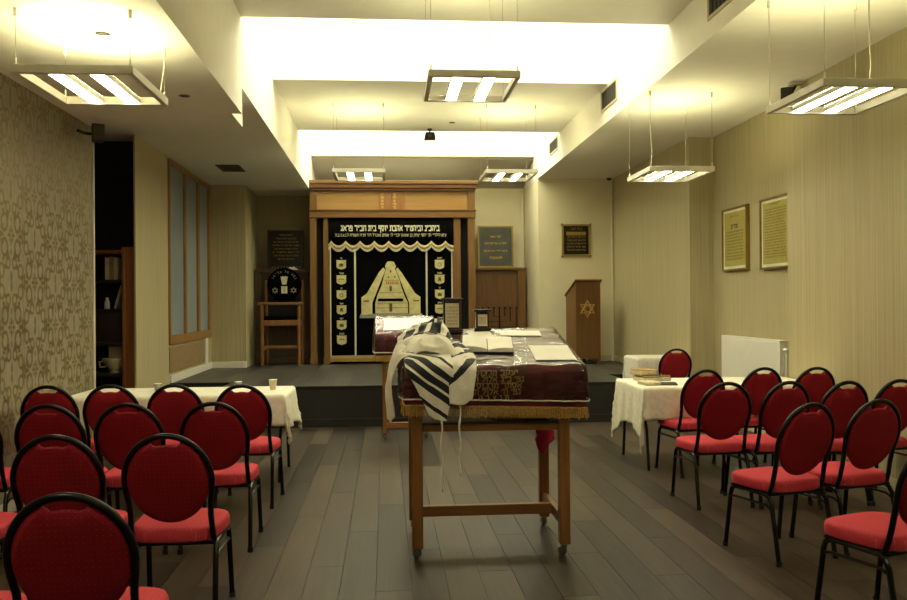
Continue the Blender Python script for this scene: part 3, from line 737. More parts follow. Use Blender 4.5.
b.tube([(mx, 0.066, mz - 0.25), (mx, 0.066, mz + 0.36)], 0.014, 6)
for i, r in enumerate((0.10, 0.20, 0.31)):
    zz = mz + 0.20 - i * 0.095
    b.tube([(mx - r, 0.066, mz + 0.34), (mx - r, 0.066, zz), (mx + r, 0.066, zz), (mx + r, 0.066, mz + 0.34)], 0.009, 6)
for i in range(-3, 4):
    rr = (-0.31, -0.20, -0.10, 0, 0.10, 0.20, 0.31)[i + 3]
    b.box(mx + rr - 0.018, mx + rr + 0.018, 0.052, 0.07, mz + 0.34, mz + 0.37)
b.box(mx - 0.09, mx + 0.09, 0.050, 0.07, mz - 0.28, mz - 0.24)
tag(b.build('menorah_motif', 'black_metal', wr), 'dark square-branched menorah')

def plaque(name, label, cat, x0, x1, y, z0, z1, bg, fr, ink, lines, fw=0.025, tilt=0.0, loc_extra=None, txt=None, tsize=None):
    t = thing(name, label, cat, ((x0 + x1) / 2, y, z0)); t.rotation_euler.x = tilt
    a = (x1 - x0) / 2; h = z1 - z0
    part('board', bg, t, (-a + fw * 0.5, a - fw * 0.5, -0.012, 0.0, fw * 0.5, h - fw * 0.5))
    for q in ((-a, a, -0.02, 0.004, 0, fw), (-a, a, -0.02, 0.004, h - fw, h), (-a, -a + fw, -0.02, 0.004, fw, h - fw), (a - fw, a, -0.02, 0.004, fw, h - fw)):
        part('frame_bar', fr, t, q, bevel=0.003)
    for i, (s_, zf, wf, sz) in enumerate(lines): text_line(t, ink, s_, FACE(0, -0.0135, zf * h), sz, wf * (2 * a - 2 * fw), 0.01)
    return t
plaque('memorial_plaque', 'black framed plaque with faint lettering on the left cabinet', 'plaque', -2.02, -1.39, 14.82, 2.105, 2.80, 'plaque_black', 'book_dark', 'brass',
       [(HEB[i % 8], 0.86 - i * 0.085, (0.4, 0.6, 0.75, 0.8, 0.7, 0.8, 0.75, 0.5)[i], 0.03) for i in range(8)] + [('. . . . . . . . . .', 0.10, 0.85, 0.09)], 0.03, -0.05)
plaque('memorial_plaque', 'grey marble plaque with gold lettering on the right cabinet', 'plaque', 1.70, 2.36, 15.55, 2.155, 2.93, 'plaque_grey', 'brass', 'gold',
       [('לזכר נשמת', 0.74, 0.35, 0.05), ('יוסף בן אברהם הכהן', 0.58, 0.7, 0.045), ('נדבת ידידי בית הכנסת', 0.40, 0.75, 0.045), ('תנצבה', 0.24, 0.4, 0.05)], 0.03, -0.05)
pq = plaque('wall_plaque', 'small black plaque with gold border on the wall above the lectern', 'plaque', 3.00, 3.50, YBR - 0.006, 2.29, 2.84, 'plaque_black', 'brass', 'brass',
       [('בית חבד', 0.86, 0.5, 0.05)] + [(HEB[i], 0.60 - i * 0.10, 0.75, 0.035) for i in range(5)], 0.035)
part('name_band', 'brass', pq, (-0.17, 0.17, -0.015, -0.011, 0.36, 0.42), bevel=0.002)
for x in (-0.245, 0.245):
    for z in (0.005, 0.545): MB().lathe([(0.022, 0), (0.016, 0.018)], 10, FACE(x, -0.018, z)).build('bolt', 'brass', pq)
# white cloth on the left cabinet
b = MB(); rows = []
for i in range(7):
    rows.append([(-1.70 + 0.21 * j / 10, 14.73 + 0.08 * i / 6, 2.104 + 0.045 * math.sin(math.pi * i / 6) * math.sin(math.pi * j / 10) * (1 + 0.3 * math.sin(j * 1.7 + i))) for j in range(11)])
tag(b.grid(rows).build('folded_cloth', 'paper', None, solid=0.006), 'crumpled white cloth lying on the left cabinet before the black plaque', 'cloth')

# ---- tall ceremonial chair
th = thing('ceremonial_chair', 'tall wooden chair with turned posts and round black embroidered back', 'chair', (-1.725, 14.18, ST))
def turned(x, y, z0, z1, name, r=0.032):
    n = 22; pr = []
    for i in range(n + 1):
        u = i / n; rr = r * (0.72 + 0.28 * abs(math.sin(u * math.pi * 4.0)))
        if i in (0, n): rr = r * 0.8
        pr.append((rr, z0 + (z1 - z0) * u))
    MB().lathe(pr, 12, Matrix.Translation((x, y, 0))).build(name, 'throne_wood', th)
for x in (-0.30, 0.30): turned(x, 0.0, 0.0, 1.02, 'front_post')
for x in (-0.28, 0.32): turned(x, 0.42, 0.0, 1.42, 'rear_post')
MB().box(-0.36, 0.36, -0.04, 0.03, 1.0, 1.045).build('arm_rail', 'throne_wood', th, bevel=0.008)
for x in (-0.30, 0.30): part('armrest', 'throne_wood', th, (x - 0.035, x + 0.035, 0.03, 0.44, 1.0, 1.04), bevel=0.008)
part('seat_rail', 'throne_wood', th, (-0.31, 0.31, -0.03, 0.03, 0.66, 0.75), bevel=0.006)
for x in (-0.30, 0.30): part('seat_rail', 'throne_wood', th, (x - 0.02, x + 0.02, 0.03, 0.42, 0.66, 0.74), bevel=0.006)
part('seat_cushion', 'black_velvet', th, (-0.29, 0.29, -0.01, 0.40, 0.75, 0.82), bevel=0.025)
part('stretcher', 'throne_wood', th, (-0.30, 0.30, -0.02, 0.02, 0.285, 0.33), bevel=0.006)
for x in (-0.30, 0.30): part('stretcher', 'throne_wood', th, (x - 0.018, x + 0.018, 0.02, 0.42, 0.25, 0.29), bevel=0.006)
part('panel', 'gap_black', th, (-0.26, 0.26, 0.40, 0.42, 0.82, 1.12))
rb = MB().lathe([(0.26, -0.03), (0.285, -0.015), (0.285, 0.015), (0.26, 0.03)], 40, FACE(0.025, 0.37, 1.345)).build('round_back', 'black_velvet', th)
b = MB()
MXe = FACE(0.025, 0.335, 1.345)
b.prism([(-0.035, -0.075), (0.035, -0.075), (0.06, 0.06), (0.04, 0.05), (0.03, 0.07), (0.0, 0.055), (-0.03, 0.07), (-0.04, 0.05), (-0.06, 0.06)], MXe @ Matrix.Translation((0, 0.075, 0)), 0.004)
b.prism([(-0.05, -0.15), (-0.003, -0.15), (-0.003, -0.03), (-0.05, -0.03)], MXe, 0.004); b.prism([(0.003, -0.15), (0.05, -0.15), (0.05, -0.03), (0.003, -0.03)], MXe, 0.004)
for cx in (-0.155, 0.155):
    for off in (0, 1):
        b.tube([(cx + 0.048 * math.cos(R_(90 + off * 60 + k * 120)), -0.10 + 0.048 * math.sin(R_(90 + off * 60 + k * 120)), 0.002) for k in range(3)], 0.005, 5, True, M=MXe)
b.build('embroidery', 'silver_thread', rb, smooth=False)
b = MB()
for i, ch in enumerate('כסא של אליהו'[::-1]):
    a_ = R_(150 - i * 11)
    put_text(b, ch, MXe @ Matrix.Translation((0.215 * math.cos(a_), 0.215 * math.sin(a_) , 0.001)) @ Matrix.Rotation(a_ - math.pi / 2, 4, 'Z'), 0.05, None, 0.01) if ch != ' ' else None
b.build('lettering', 'emblem_grey', rb, smooth=False)

# ---- lectern
lc = thing('lectern', 'wooden lectern with sloping top and gold star on its front', 'lectern', (3.08, 13.60, ST), R_(10))
W_, D_, H0, H1 = 0.43, 0.42, 1.36, 1.14
side = [(0, 0.09), (D_, 0.09), (D_, H1), (0, H0)]
YZ = lambda x: Matrix(((0, 0, 1, x), (1, 0, 0, 0), (0, 1, 0, 0), (0, 0, 0, 1)))
MB().prism(side, YZ(0.0), 0.025).build('side_panel', 'cabinet_wood', lc, bevel=0.003)
MB().prism(side, YZ(W_ - 0.025), 0.025).build('side_panel', 'cabinet_wood', lc, bevel=0.003)
part('front_panel', 'cabinet_wood', lc, (0.025, W_ - 0.025, 0.006, 0.03, 0.09, H0 - 0.01))
part('edge_strip', 'bookcase_wood', lc, (W_ - 0.05, W_, -0.006, 0.006, 0.04, H0 - 0.02), bevel=0.002)
part('shelf', 'cabinet_wood', lc, (0.025, W_ - 0.025, 0.03, D_ - 0.02, 0.7, 0.725))
MB().prism([(-0.03, H0 - 0.01), (D_ + 0.02, H1 - 0.03), (D_ + 0.02, H1), (-0.03, H0 + 0.022)], YZ(-0.02), W_ + 0.04).build('desk_top', 'bookcase_wood', lc, bevel=0.004)
part('foot', 'black_metal', lc, (W_ * 0.5 - 0.03, W_ * 0.5 + 0.03, 0.15, 0.21, 0.0, 0.09)); part('foot', 'cabinet_wood', lc, (W_ - 0.05, W_, 0.0, D_, 0.0, 0.09), bevel=0.003)
part('base_plate', 'black_metal', lc, (0.05, W_ - 0.05, 0.03, D_ - 0.03, 0.0, 0.012))
b = MB()
for off in (0, 1):
    for rr in (0.145, 0.125):
        b.tube([(rr * math.cos(R_(90 + off * 180 + k * 120)), rr * math.sin(R_(90 + off * 180 + k * 120)), 0) for k in range(3)], 0.006, 6, True, M=FACE(W_ / 2 - 0.01, 0.004, 0.90))
b.tube([(0.05 * math.cos(R_(k * 30)), 0.05 * math.sin(R_(k * 30)), 0) for k in range(12)], 0.005, 6, True, M=FACE(W_ / 2 - 0.01, 0.004, 0.90))
tag(b.build('star_emblem', 'gold_print', lc, smooth=False), 'gold six-pointed star')
t = thing('wall_socket', 'small grey socket low on the back wall right of the lectern', 'socket', (3.60, YBR, 0.82))
part('plate', 'emblem_grey', t, (-0.04, 0.04, -0.012, 0, 0, 0.08), bevel=0.003); part('insert', 'grille', t, (-0.022, 0.022, -0.016, -0.012, 0.018, 0.062), bevel=0.003)

# =================================================================== BOOKCASE IN THE ALCOVE
bc = thing('bookcase', 'dark open bookcase with a red-brown end panel in the alcove', 'bookcase', (-3.288, 9.77, 0.0))
part('end_panel', 'bookcase_wood', bc, (0.345, 0.50, 0.0, 0.40, 0, 2.17), bevel=0.004)
part('end_moulding', 'bookcase_wood', bc, (0.355, 0.385, -0.012, 0.0, 0.0, 2.15), bevel=0.004)
part('end_panel', 'bookcase_dark', bc, (-0.5, -0.47, 0.0, 0.40, 0, 2.15)); part('back_panel', 'bookcase_dark', bc, (-0.47, 0.345, 0.36, 0.40, 0, 2.15))
for z in (0.06, 0.72, 1.07, 1.44, 1.77, 2.10): part('shelf', 'bookcase_dark' if z < 2 else 'bookcase_wood', bc, (-0.47, 0.345, 0.02 if z < 2 else -0.01, 0.36, z, z + 0.035), bevel=0.003)
part('drawer_front', 'bookcase_dark', bc, (-0.46, 0.335, 0.015, 0.04, 1.11, 1.435), bevel=0.004)
bkn = 0
def upright(x, z, w, h, d, m, label, lean=0.0):
    t = thing('book', label, 'book', (x, 9.86, z), 0, 'books in the bookcase'); t.rotation_euler.y = lean
    part('cover', m, t, (-w / 2, -w / 2 + 0.004, 0, d, 0, h), (w / 2 - 0.004, w / 2, 0, d, 0, h), (-w / 2, w / 2, -0.004, 0, 0, h), bevel=0.001)
    part('pages', 'book_pages', t, (-w / 2 + 0.004, w / 2 - 0.004, 0.0, d - 0.01, 0.006, h - 0.006))
upright(-3.125, 1.806, 0.045, 0.25, 0.17, 'book_cream', 'leftmost of three pale books standing on the upper shelf')
upright(-3.076, 1.806, 0.042, 0.26, 0.17, 'book_tan', 'middle of three pale books standing on the upper shelf')
upright(-3.030, 1.806, 0.040, 0.25, 0.17, 'book_cream', 'rightmost of three pale books standing on the upper shelf')
upright(-3.04, 1.48, 0.03, 0.27, 0.17, 'book_cream', 'thin white book leaning on the middle shelf', 0.28)
tag(MB().lathe([(0.03, 0), (0.032, 0.07), (0.018, 0.10), (0.014, 0.13)], 14).build('small_bottle', 'paper', None, loc=(-3.14, 9.90, 1.476)), 'small white bottle beside the leaning book in the bookcase', 'bottle')
ms = thing('silver_bowl', 'white ornate bowl with handles on the low bookcase shelf', 'bowl', (-3.06, 9.90, 0.757))
MB().lathe([(0.05, 0), (0.03, 0.03), (0.09, 0.07), (0.13, 0.14), (0.135, 0.16)], 18).build('bowl', 'paper_old', ms)
for s_ in (-1, 1): MB().tube([(s_ * 0.12, 0, 0.13), (s_ * 0.17, 0, 0.12), (s_ * 0.16, 0, 0.06), (s_ * 0.09, 0, 0.07)], 0.01, 6).build('handle', 'paper_old', ms)
bx = thing('white_box', 'white patterned box standing behind the ornate bowl on the low shelf', 'box', (-3.05, 10.03, 0.757))
part('carton', 'paper_old', bx, (-0.12, 0.12, 0.0, 0.09, 0.0, 0.27), bevel=0.004); part('lid', 'book_cream', bx, (-0.125, 0.125, -0.005, 0.095, 0.27, 0.295), bevel=0.004)

# =================================================================== RIGHT WALL
rad = thing('radiator', 'white flat panel radiator on the right wall below the framed texts', 'radiator', (4.217, 9.33, 0.0))
part('front_panel', 'radiator_white', rad, (-0.13, -0.105, -0.77, 0.77, 0.35, 1.08), bevel=0.008)
part('back_panel', 'radiator_white', rad, (-0.045, -0.03, -0.75, 0.75, 0.37, 1.06))
part('side_cover', 'radiator_white', rad, (-0.105, -0.03, -0.77, -0.755, 0.36, 1.09), bevel=0.003); part('side_cover', 'radiator_white', rad, (-0.105, -0.03, 0.755, 0.77, 0.36, 1.09), bevel=0.003)
part('top_grille', 'radiator_white', rad, (-0.128, -0.03, -0.77, 0.77, 1.08, 1.098), bevel=0.003)
MB().lathe([(0.018, 0), (0.022, 0.02), (0.022, 0.07), (0.012, 0.08)], 12, Matrix.Translation((-0.075, -0.77, 1.0)) @ Matrix.Rotation(math.pi / 2, 4, 'X')).build('valve', 'white_trim', rad)
MB().tube([(-0.075, -0.80, 1.0), (-0.075, -0.815, 0.95), (-0.075, -0.815, 0.0)], 0.010, 8).build('pipe', 'radiator_white', rad)
for y in (-0.5, 0.5): part('bracket', 'radiator_white', rad, (-0.03, 0.0, y - 0.02, y + 0.02, 0.4, 1.0))
def wall_text(y0, y1, z0, z1, label, nlines, head):
    w = y1 - y0; h = z1 - z0
    t = thing('framed_text', label, 'picture', (4.22, (y0 + y1) / 2, z0), -math.pi / 2, 'framed texts on the right wall')
    a = w / 2
    for q in ((-a, a, -0.05, 0.0, 0, 0.022), (-a, a, -0.05, 0.0, h - 0.022, h), (-a, -a + 0.022, -0.05, 0.0, 0.022, h - 0.022), (a - 0.022, a, -0.05, 0.0, 0.022, h - 0.022)):
        part('frame_bar', 'frame_gold', t, q, bevel=0.003)
    part('mount', 'mount_white', t, (-a + 0.022, a - 0.022, -0.030, -0.012, 0.022, h - 0.022))
    part('sheet', 'scroll_green', t, (-a + 0.06, a - 0.06, -0.034, -0.030, 0.055, h - 0.055))
    if head: text_line(t, 'ink', 'מודים', FACE(0, -0.0355, h * 0.70), 0.06, 0.2, 0.03); text_line(t, 'ink', HEB[3], FACE(0, -0.0355, h * 0.86), 0.02, 0.24, 0.0); top = h * 0.615
    else: text_line(t, 'ink', HEB[5], FACE(0, -0.0355, h * 0.90), 0.03, 0.26, 0.0); top = h * 0.83
    st = (top - 0.10) / nlines
    for i in range(nlines): text_line(t, 'ink', HEB[(i * 3 + 1) % 8] + ' ' + HEB[(i * 5 + 2) % 8], FACE(random.uniform(-.01, .01), -0.0355, top - i * st), st * 0.62, (w - 0.20) * random.uniform(0.94, 1.0), 0.01)
wall_text(9.55, 10.27, 1.88, 2.64, 'framed Hebrew text with bold heading, farther from the viewer, above the radiator', 10, True)
wall_text(8.50, 9.20, 1.86, 2.64, 'framed Hebrew text in dense lines, nearer one, cut by the wall edge', 18, False)
#@@PART3@@
# =================================================================== READING DESKS
def desk_cover(root, x0, x1, y0, y1, zf, k, drop, seed=1, tilt=0.0):
    """velvet cover with gold fringe and a clear plastic sheet over it; local coordinates"""
    zt = lambda y: zf + k * (y - y0)
    def shell(e, dp, wav, n=26, crumple=0.0):
        """rounded top sheet plus skirt as one surface"""
        X0, X1, Y0, Y1 = x0 - e, x1 + e, y0 - e, y1 + e
        per = []
        L = [((X0, Y0), (X1, Y0)), ((X1, Y0), (X1, Y1)), ((X1, Y1), (X0, Y1)), ((X0, Y1), (X0, Y0))]
        for (a, b) in L:
            m = n if abs(a[0] - b[0]) > 0.01 else n
            nx, ny = (b[1] - a[1]), -(b[0] - a[0]); l = math.hypot(nx, ny); nx /= l; ny /= l
            for i in range(m): per.append((a[0] + (b[0] - a[0]) * i / m, a[1] + (b[1] - a[1]) * i / m, nx, ny))
        rr = random.Random(seed); ph = rr.random() * 6
        mb = MB(); rows = []
        cx, cy = (X0 + X1) / 2, (Y0 + Y1) / 2
        for s in (0.0, 0.35, 0.7, 0.93, 0.985):
            rows.append([(cx + (px - cx) * s, cy + (py - cy) * s, zt(cy + (py - cy) * s) + e + 0.0025 * wav * math.sin(px * 23 + py * 31 + s * 9)) for px, py, _, _ in per])
        for q in range(9):
            u = q / 8
            row = []
            for i, (px, py, nx, ny) in enumerate(per):
                w = wav * u * (0.010 + 0.006 * math.sin(i * 0.72 + ph) + 0.004 * math.sin(i * 1.9 + ph * 2))
                if crumple:
                    ng = noise.noise(Vector((px * 7 + u * 3.0, py * 7 + seed, u * 2.2 - px * 4))); w += crumple * math.sin(math.pi * min(1, u * 1.1)) * (0.4 + 1.6 * max(0, ng)) + crumple * 0.5 * abs(noise.noise(Vector((px * 15 - u * 5, py * 15, u * 6))))
                dl = dp * (1 - tilt * (1 - (px - X0) / (X1 - X0)))
                row.append((px + nx * w, py + ny * w, zt(py) + e - 0.006 - u * dl))
            rows.append(row)
        m = len(per)
        vs = [p for r in rows for p in r]
        fs = [(i * m + j, i * m + (j + 1) % m, (i + 1) * m + (j + 1) % m, (i + 1) * m + j) for i in range(len(rows) - 1) for j in range(m)]
        mb.add(vs, [f[::-1] for f in fs]); return mb, rows[-1]
    mb, hem = shell(0.006, drop, 1.0)
    cov = mb.build('velvet_cover', 'burgundy_velvet', root, angle=60)
    b = MB(); n = len(hem)
    for i in range(n):
        a, c = Vector(hem[i]), Vector(hem[(i + 1) % n]); d = c - a
        if d.length < 1e-4: continue
        m = max(1, int(d.length / 0.010)); dn = d.normalized(); nn = Vector((dn.y, -dn.x, 0)).normalized()
        for j in range(m):
            p_ = a + d * (j + 0.5) / m; h = 0.058 + random.uniform(-0.006, 0.006); wd = 0.0042
            q = p_ + nn * 0.004
            ctr = q + Vector((0, 0, -h)) + nn * random.uniform(-0.003, 0.006)
            b.add([tuple(q - dn * wd), tuple(q + dn * wd), tuple(q + nn * 0.005), tuple(ctr - dn * wd), tuple(ctr + dn * wd), tuple(ctr + nn * 0.005)],
                  [(0, 1, 4, 3), (1, 2, 5, 4), (2, 0, 3, 5), (3, 4, 5)])
    tag(b.build('fringe', 'gold_fringe', cov, smooth=False), kind='stuff')
    b = MB(); b.tube([(p_[0], p_[1], p_[2] + 0.002) for p_ in hem], 0.007, 6, True); b.build('fringe_braid', 'gold_fringe', cov)
    mb, hem2 = shell(0.020, drop * 0.86, 1.25, 60, 0.009)
    pl = mb.build('plastic_sheet', 'clear_plastic', root, angle=60)
    b = MB(); b.tube(hem2, 0.0045, 6, True); b.build('plastic_edge_glint', 'cable_white', pl)  # pale tube drawn as the gleam along the plastic's rim
    return cov, zt
def castor(root, x, y, rz=0.0):
    c = MB()
    c.lathe([(0.018, 0.052), (0.018, 0.075)], 10, Matrix.Translation((x, y, 0)))
    for s_ in (-1, 1): c.box(-0.004, 0.004, -0.02, 0.018, 0.02, 0.054, Matrix.Translation((x, y, 0)) @ Matrix.Rotation(rz, 4, 'Z') @ Matrix.Translation((s_ * 0.016, 0.008, 0)))
    c = c.build('castor', 'chrome', root)
    MB().lathe([(0.018, -0.010), (0.027, -0.006), (0.027, 0.006), (0.018, 0.010)], 16, Matrix.Translation((x, y, 0.027)) @ Matrix.Rotation(rz, 4, 'Z') @ Matrix.Translation((0, 0.012, 0)) @ Matrix.Rotation(math.pi / 2, 4, 'Y')).build('wheel', 'wheel_grey', c)

BX, BY = 0.62, 5.37
bi = thing('reading_desk', 'large wooden reading desk on castors with burgundy velvet cover, in the middle of the room', 'table', (BX, BY, 0))
for x in (0.18 - BX, 1.06 - BX):
    for y in (5.04 - BY, 5.70 - BY):
        part('leg', 'bimah_wood', bi, (x - 0.032, x + 0.032, y - 0.032, y + 0.032, 0.07, 1.08 if y < 0 else 1.2), bevel=0.005)
        castor(bi, x, y, (0.6, -0.4, 1.2, 0.2)[int(x > 0) * 2 + int(y > 0)])
for x in (0.18 - BX, 1.06 - BX): part('side_stretcher', 'bimah_wood', bi, (x - 0.018, x + 0.018, 5.072 - BY, 5.668 - BY, 0.17, 0.235), bevel=0.004)
part('long_stretcher', 'bimah_wood_h', bi, (0.198 - BX, 1.042 - BX, -0.022, 0.022, 0.172, 0.238), bevel=0.004)
for y in (5.04 - BY, 5.70 - BY): part('apron', 'bimah_wood_h', bi, (0.21 - BX, 1.03 - BX, y - 0.012, y + 0.012, 0.755, 0.79), bevel=0.003)
for x in (0.18 - BX, 1.06 - BX): part('apron', 'bimah_wood', bi, (x - 0.012, x + 0.012, 5.072 - BY, 5.668 - BY, 0.755, 0.79), bevel=0.003)
part('shelf', 'dark_cabinet_wood', bi, (0.19 - BX, 1.05 - BX, 5.05 - BY, 5.69 - BY, 0.79, 0.805), bevel=0.002)
DX0, DX1, DY0, DY1, DZ, DK = 0.115 - BX, 1.165 - BX, 4.985 - BY, 5.89 - BY, 1.128, 0.205
MB().add([(DX0, DY0, DZ - 0.03), (DX1, DY0, DZ - 0.03), (DX1, DY1, DZ - 0.03 + DK * (DY1 - DY0)), (DX0, DY1, DZ - 0.03 + DK * (DY1 - DY0)), (DX0, DY0, DZ), (DX1, DY0, DZ), (DX1, DY1, DZ + DK * (DY1 - DY0)), (DX0, DY1, DZ + DK * (DY1 - DY0))],
         [(0, 3, 2, 1), (4, 5, 6, 7), (0, 1, 5, 4), (1, 2, 6, 5), (2, 3, 7, 6), (3, 0, 4, 7)]).build('sloping_top', 'bimah_wood_h', bi)
cov, ZT_ = desk_cover(bi, DX0, DX1, DY0, DY1, DZ + 0.002, DK, 0.245, seed=3, tilt=0.14)
for i, (s_, z, x0, x1) in enumerate((('יעקב מרכוס ר', 1.104, 0.47, 0.775), ('נפ\' כ"ג אלול תשס', 1.066, 0.45, 0.81), ('אסתר מרכוס לב', 1.029, 0.45, 0.80), ('נפ\' ה\' אלול תשס', 0.992, 0.45, 0.79), ('ת נ צ ב ה', 0.956, 0.54, 0.72))):
    text_line(cov, 'gold_print', s_, FACE((x0 + x1) / 2 - BX, DY0 - 0.020, z), 0.044, x1 - x0, 0.035)
PLN = Matrix.Translation((0, DY0 + BY, DZ + 0.002)) @ Matrix.Rotation(math.atan(DK), 4, 'X')   # x = world x, y = up the slope, z = above it
# loose sheets under the plastic
def sheet(x0, x1, s0, s1, label, rz=0.0, m='paper', lift=0.0235):
    o = MB().box(-(x1 - x0) / 2, (x1 - x0) / 2, -(s1 - s0) / 2, (s1 - s0) / 2, 0, 0.002).build('paper_sheet', m)
    o.matrix_world = PLN @ Matrix.Translation(((x0 + x1) / 2, (s0 + s1) / 2, lift)) @ Matrix.Rotation(rz, 4, 'Z')
    return tag(o, label, 'paper', 'white sheets on the reading desk')
sheet(0.905, 1.155, 0.08, 0.43, 'large white sheet at the near right corner of the desk top', -0.04)
sheet(0.77, 1.05, 0.70, 0.84, 'white sheet along the far edge of the desk top', -0.06)
sheet(0.56, 0.72, 0.62, 0.82, 'small white sheet between the two dark memorial boxes and the open book', 0.1)
# open book
ob = thing('open_book', 'thick open prayer book lying on the reading desk beside the striped shawl', 'book')
ob.matrix_world = PLN @ Matrix.Translation((0.645, 0.42, 0.024)) @ Matrix.Rotation(-0.10, 4, 'Z')
part('cover', 'book_dark', ob, (-0.165, 0.165, -0.155, 0.155, 0.0, 0.004), bevel=0.001)
for s_ in (-1, 1):
    rows = []
    for i in range(2):
        y = -0.148 + i * 0.296
        rows.append([(s_ * (0.003 + 0.155 * j / 10), y, 0.006 + (0.034 if s_ < 0 else 0.026) * (math.sin(math.pi * min(1, j / 10 * 0.55 + 0.12)) if s_ > 0 else math.sin(math.pi * min(1, 0.15 + j / 10 * 0.5)))) for j in range(11)])
    bot = [[(p_[0], p_[1], 0.0045) for p_ in r] for r in rows]
    g = MB(); g.grid(rows); g.grid(bot)
    g.grid([rows[0], bot[0]]); g.grid([rows[1], bot[1]]); g.grid([[r[-1] for r in rows], [r[-1] for r in bot]]); g.grid([[r[0] for r in rows], [r[0] for r in bot]])
    pg = g.build('page_block', 'paper', ob, angle=50)
# memorial boxes
def lantern(x, s, w, h, d, label, seed):
    t = thing('memorial_box', label, 'box', (x, DY0 + BY + s, DZ + DK * s + 0.018))
    a = w / 2
    part('base', 'dark_wood_box', t, (-a - 0.012, a + 0.012, -d / 2 - 0.012, d / 2 + 0.012, -0.004, 0.022), bevel=0.004)
    part('body', 'dark_wood_box', t, (-a, a, -d / 2 + 0.008, d / 2, 0.022, h - 0.016), bevel=0.002)
    for q in ((-a, -a + 0.012), (a - 0.012, a)): part('stile', 'dark_wood_box', t, (q[0], q[1], -d / 2, -d / 2 + 0.01, 0.022, h - 0.016), bevel=0.001)
    part('rail', 'dark_wood_box', t, (-a + 0.02, a - 0.02, -d / 2, -d / 2 + 0.01, 0.022, 0.034)); part('rail', 'dark_wood_box', t, (-a + 0.02, a - 0.02, -d / 2, -d / 2 + 0.01, h - 0.036, h - 0.016))
    part('lid', 'dark_wood_box', t, (-a - 0.015, a + 0.015, -d / 2 - 0.012, d / 2 + 0.012, h - 0.016, h), bevel=0.004)
    fp = part('face_plate', 'paper_old', t, (-a + 0.012, a - 0.012, -d / 2 + 0.003, -d / 2 + 0.009, 0.034, h - 0.036))
    n = 6 if h > 0.2 else 3
    for i in range(n): text_line(fp, 'book_brown', HEB[(i + seed) % 8], FACE(0, -d / 2 + 0.002, 0.05 + (h - 0.10) * (i + 0.3) / n), 0.016, w - 0.045, 0.0)
lantern(0.453, 0.83, 0.118, 0.235, 0.07, 'taller dark wooden memorial box at the back of the reading desk', 0)
lantern(0.665, 0.86, 0.090, 0.150, 0.06, 'shorter dark wooden memorial box at the back of the reading desk', 3)
# things on the shelf below and the rag
tag(MB().box(-0.17, 0.17, -0.11, 0.11, 0, 0.025).build('flat_folder', 'book_tan', None, bevel=0.004, loc=(0.82, 5.26, 0.805), rz=0.1), 'flat tan folder lying on the shelf under the reading desk', 'folder')
rows = []
for i in range(12):
    u = i / 11; w = 0.030 + 0.022 * math.sin(u * math.pi) - 0.018 * smoothstep(0.6, 1, u)
    rows.append([(1.045 + w * math.cos(2 * math.pi * j / 14) * (1 + 0.35 * math.sin(j * 2.7 + i * 1.1)) - 0.012 * math.sin(i * 0.8), 5.60 + 0.024 * math.sin(2 * math.pi * j / 14) * (1 + 0.3 * math.sin(j * 1.3 + i)), 0.765 - 0.25 * u) for j in range(15)])
tag(MB().grid(rows).build('red_rag', 'red_rag', None, solid=0.004, angle=80), 'crumpled dark red cloth hanging under the right end of the reading desk', 'cloth')

# ---- tallit
def patch(P, nu, nv, uf, folds=0.0, fk=(20, 7), seed=0, crease=0.010):
    """P: rows of control points; uf(x,y,z,s,t) -> stripe coordinate"""
    P = [[Vector(q) for q in r] for r in P]
    rows = []; uvs = []
    for i in range(nv + 1):
        t_ = i / nv; line = [catmull([r[j] for r in P], t_) for j in range(len(P[0]))]
        row = []; ur = []
        for k in range(nu + 1):
            s_ = k / nu; q = catmull(line, s_)
            ur.append((uf(q.x, q.y, q.z, s_, t_), 0.5))
            d = folds * (math.sin(s_ * fk[0] + t_ * fk[1] + seed) + 0.5 * math.sin(s_ * fk[0] * 2.3 - t_ * fk[1] * 1.7 + seed * 2))
            c = noise.noise(Vector((q.x * 9 + seed * 3, q.y * 7, q.z * 7 + seed))); c2 = noise.noise(Vector((q.x * 22, q.y * 16 + seed * 5, q.z * 16)))
            d += crease * (0.5 - abs(c) * 2.2 + 0.35 * abs(c2))
            row.append((q.x - d * 0.25, q.y - d * 0.6, q.z + d * 0.6))
        rows.append(row); uvs.append(ur)
    return rows, uvs
ta = thing('prayer_shawl', 'cream prayer shawl with black stripes draped over the left corner of the reading desk', 'shawl', (0.12, 5.0, 1.12))
off = Vector((0.12, 5.0, 1.12))
def cloth(name, P, nu, nv, uf, **k):
    rows, uvs = patch(P, nu, nv, uf, **k)
    rows = [[tuple(Vector(q) - off) for q in r] for r in rows]
    return MB().grid(rows, uvs).build(name, 'tallit_wool', ta, solid=0.005, angle=80)
plain = lambda x, y, z, s, t: 0.9
cloth('front_fold', [[(.13, 5.22, 1.235), (.22, 5.24, 1.25), (.30, 5.22, 1.245), (.39, 5.18, 1.225)],
                     [(.108, 5.03, 1.185), (.20, 5.02, 1.20), (.30, 5.015, 1.20), (.385, 5.01, 1.195)],
                     [(.118, 4.930, 1.13), (.20, 4.920, 1.13), (.30, 4.910, 1.14), (.388, 4.905, 1.14)],
                     [(.165, 4.925, 1.04), (.235, 4.912, 1.04), (.31, 4.902, 1.045), (.385, 4.898, 1.055)],
                     [(.212, 4.925, .945), (.265, 4.915, .94), (.325, 4.905, .94), (.372, 4.902, .95)],
                     [(.245, 4.93, .868), (.278, 4.92, .845), (.318, 4.912, .832), (.347, 4.910, .834)]], 26, 40, lambda x, y, z, s, t: (z - 1.0 + 0.72 * x) if y < 4.99 else (z - 1.0 + 0.72 * x + (y - 4.99) * 0.8), folds=0.004, fk=(9, 2))
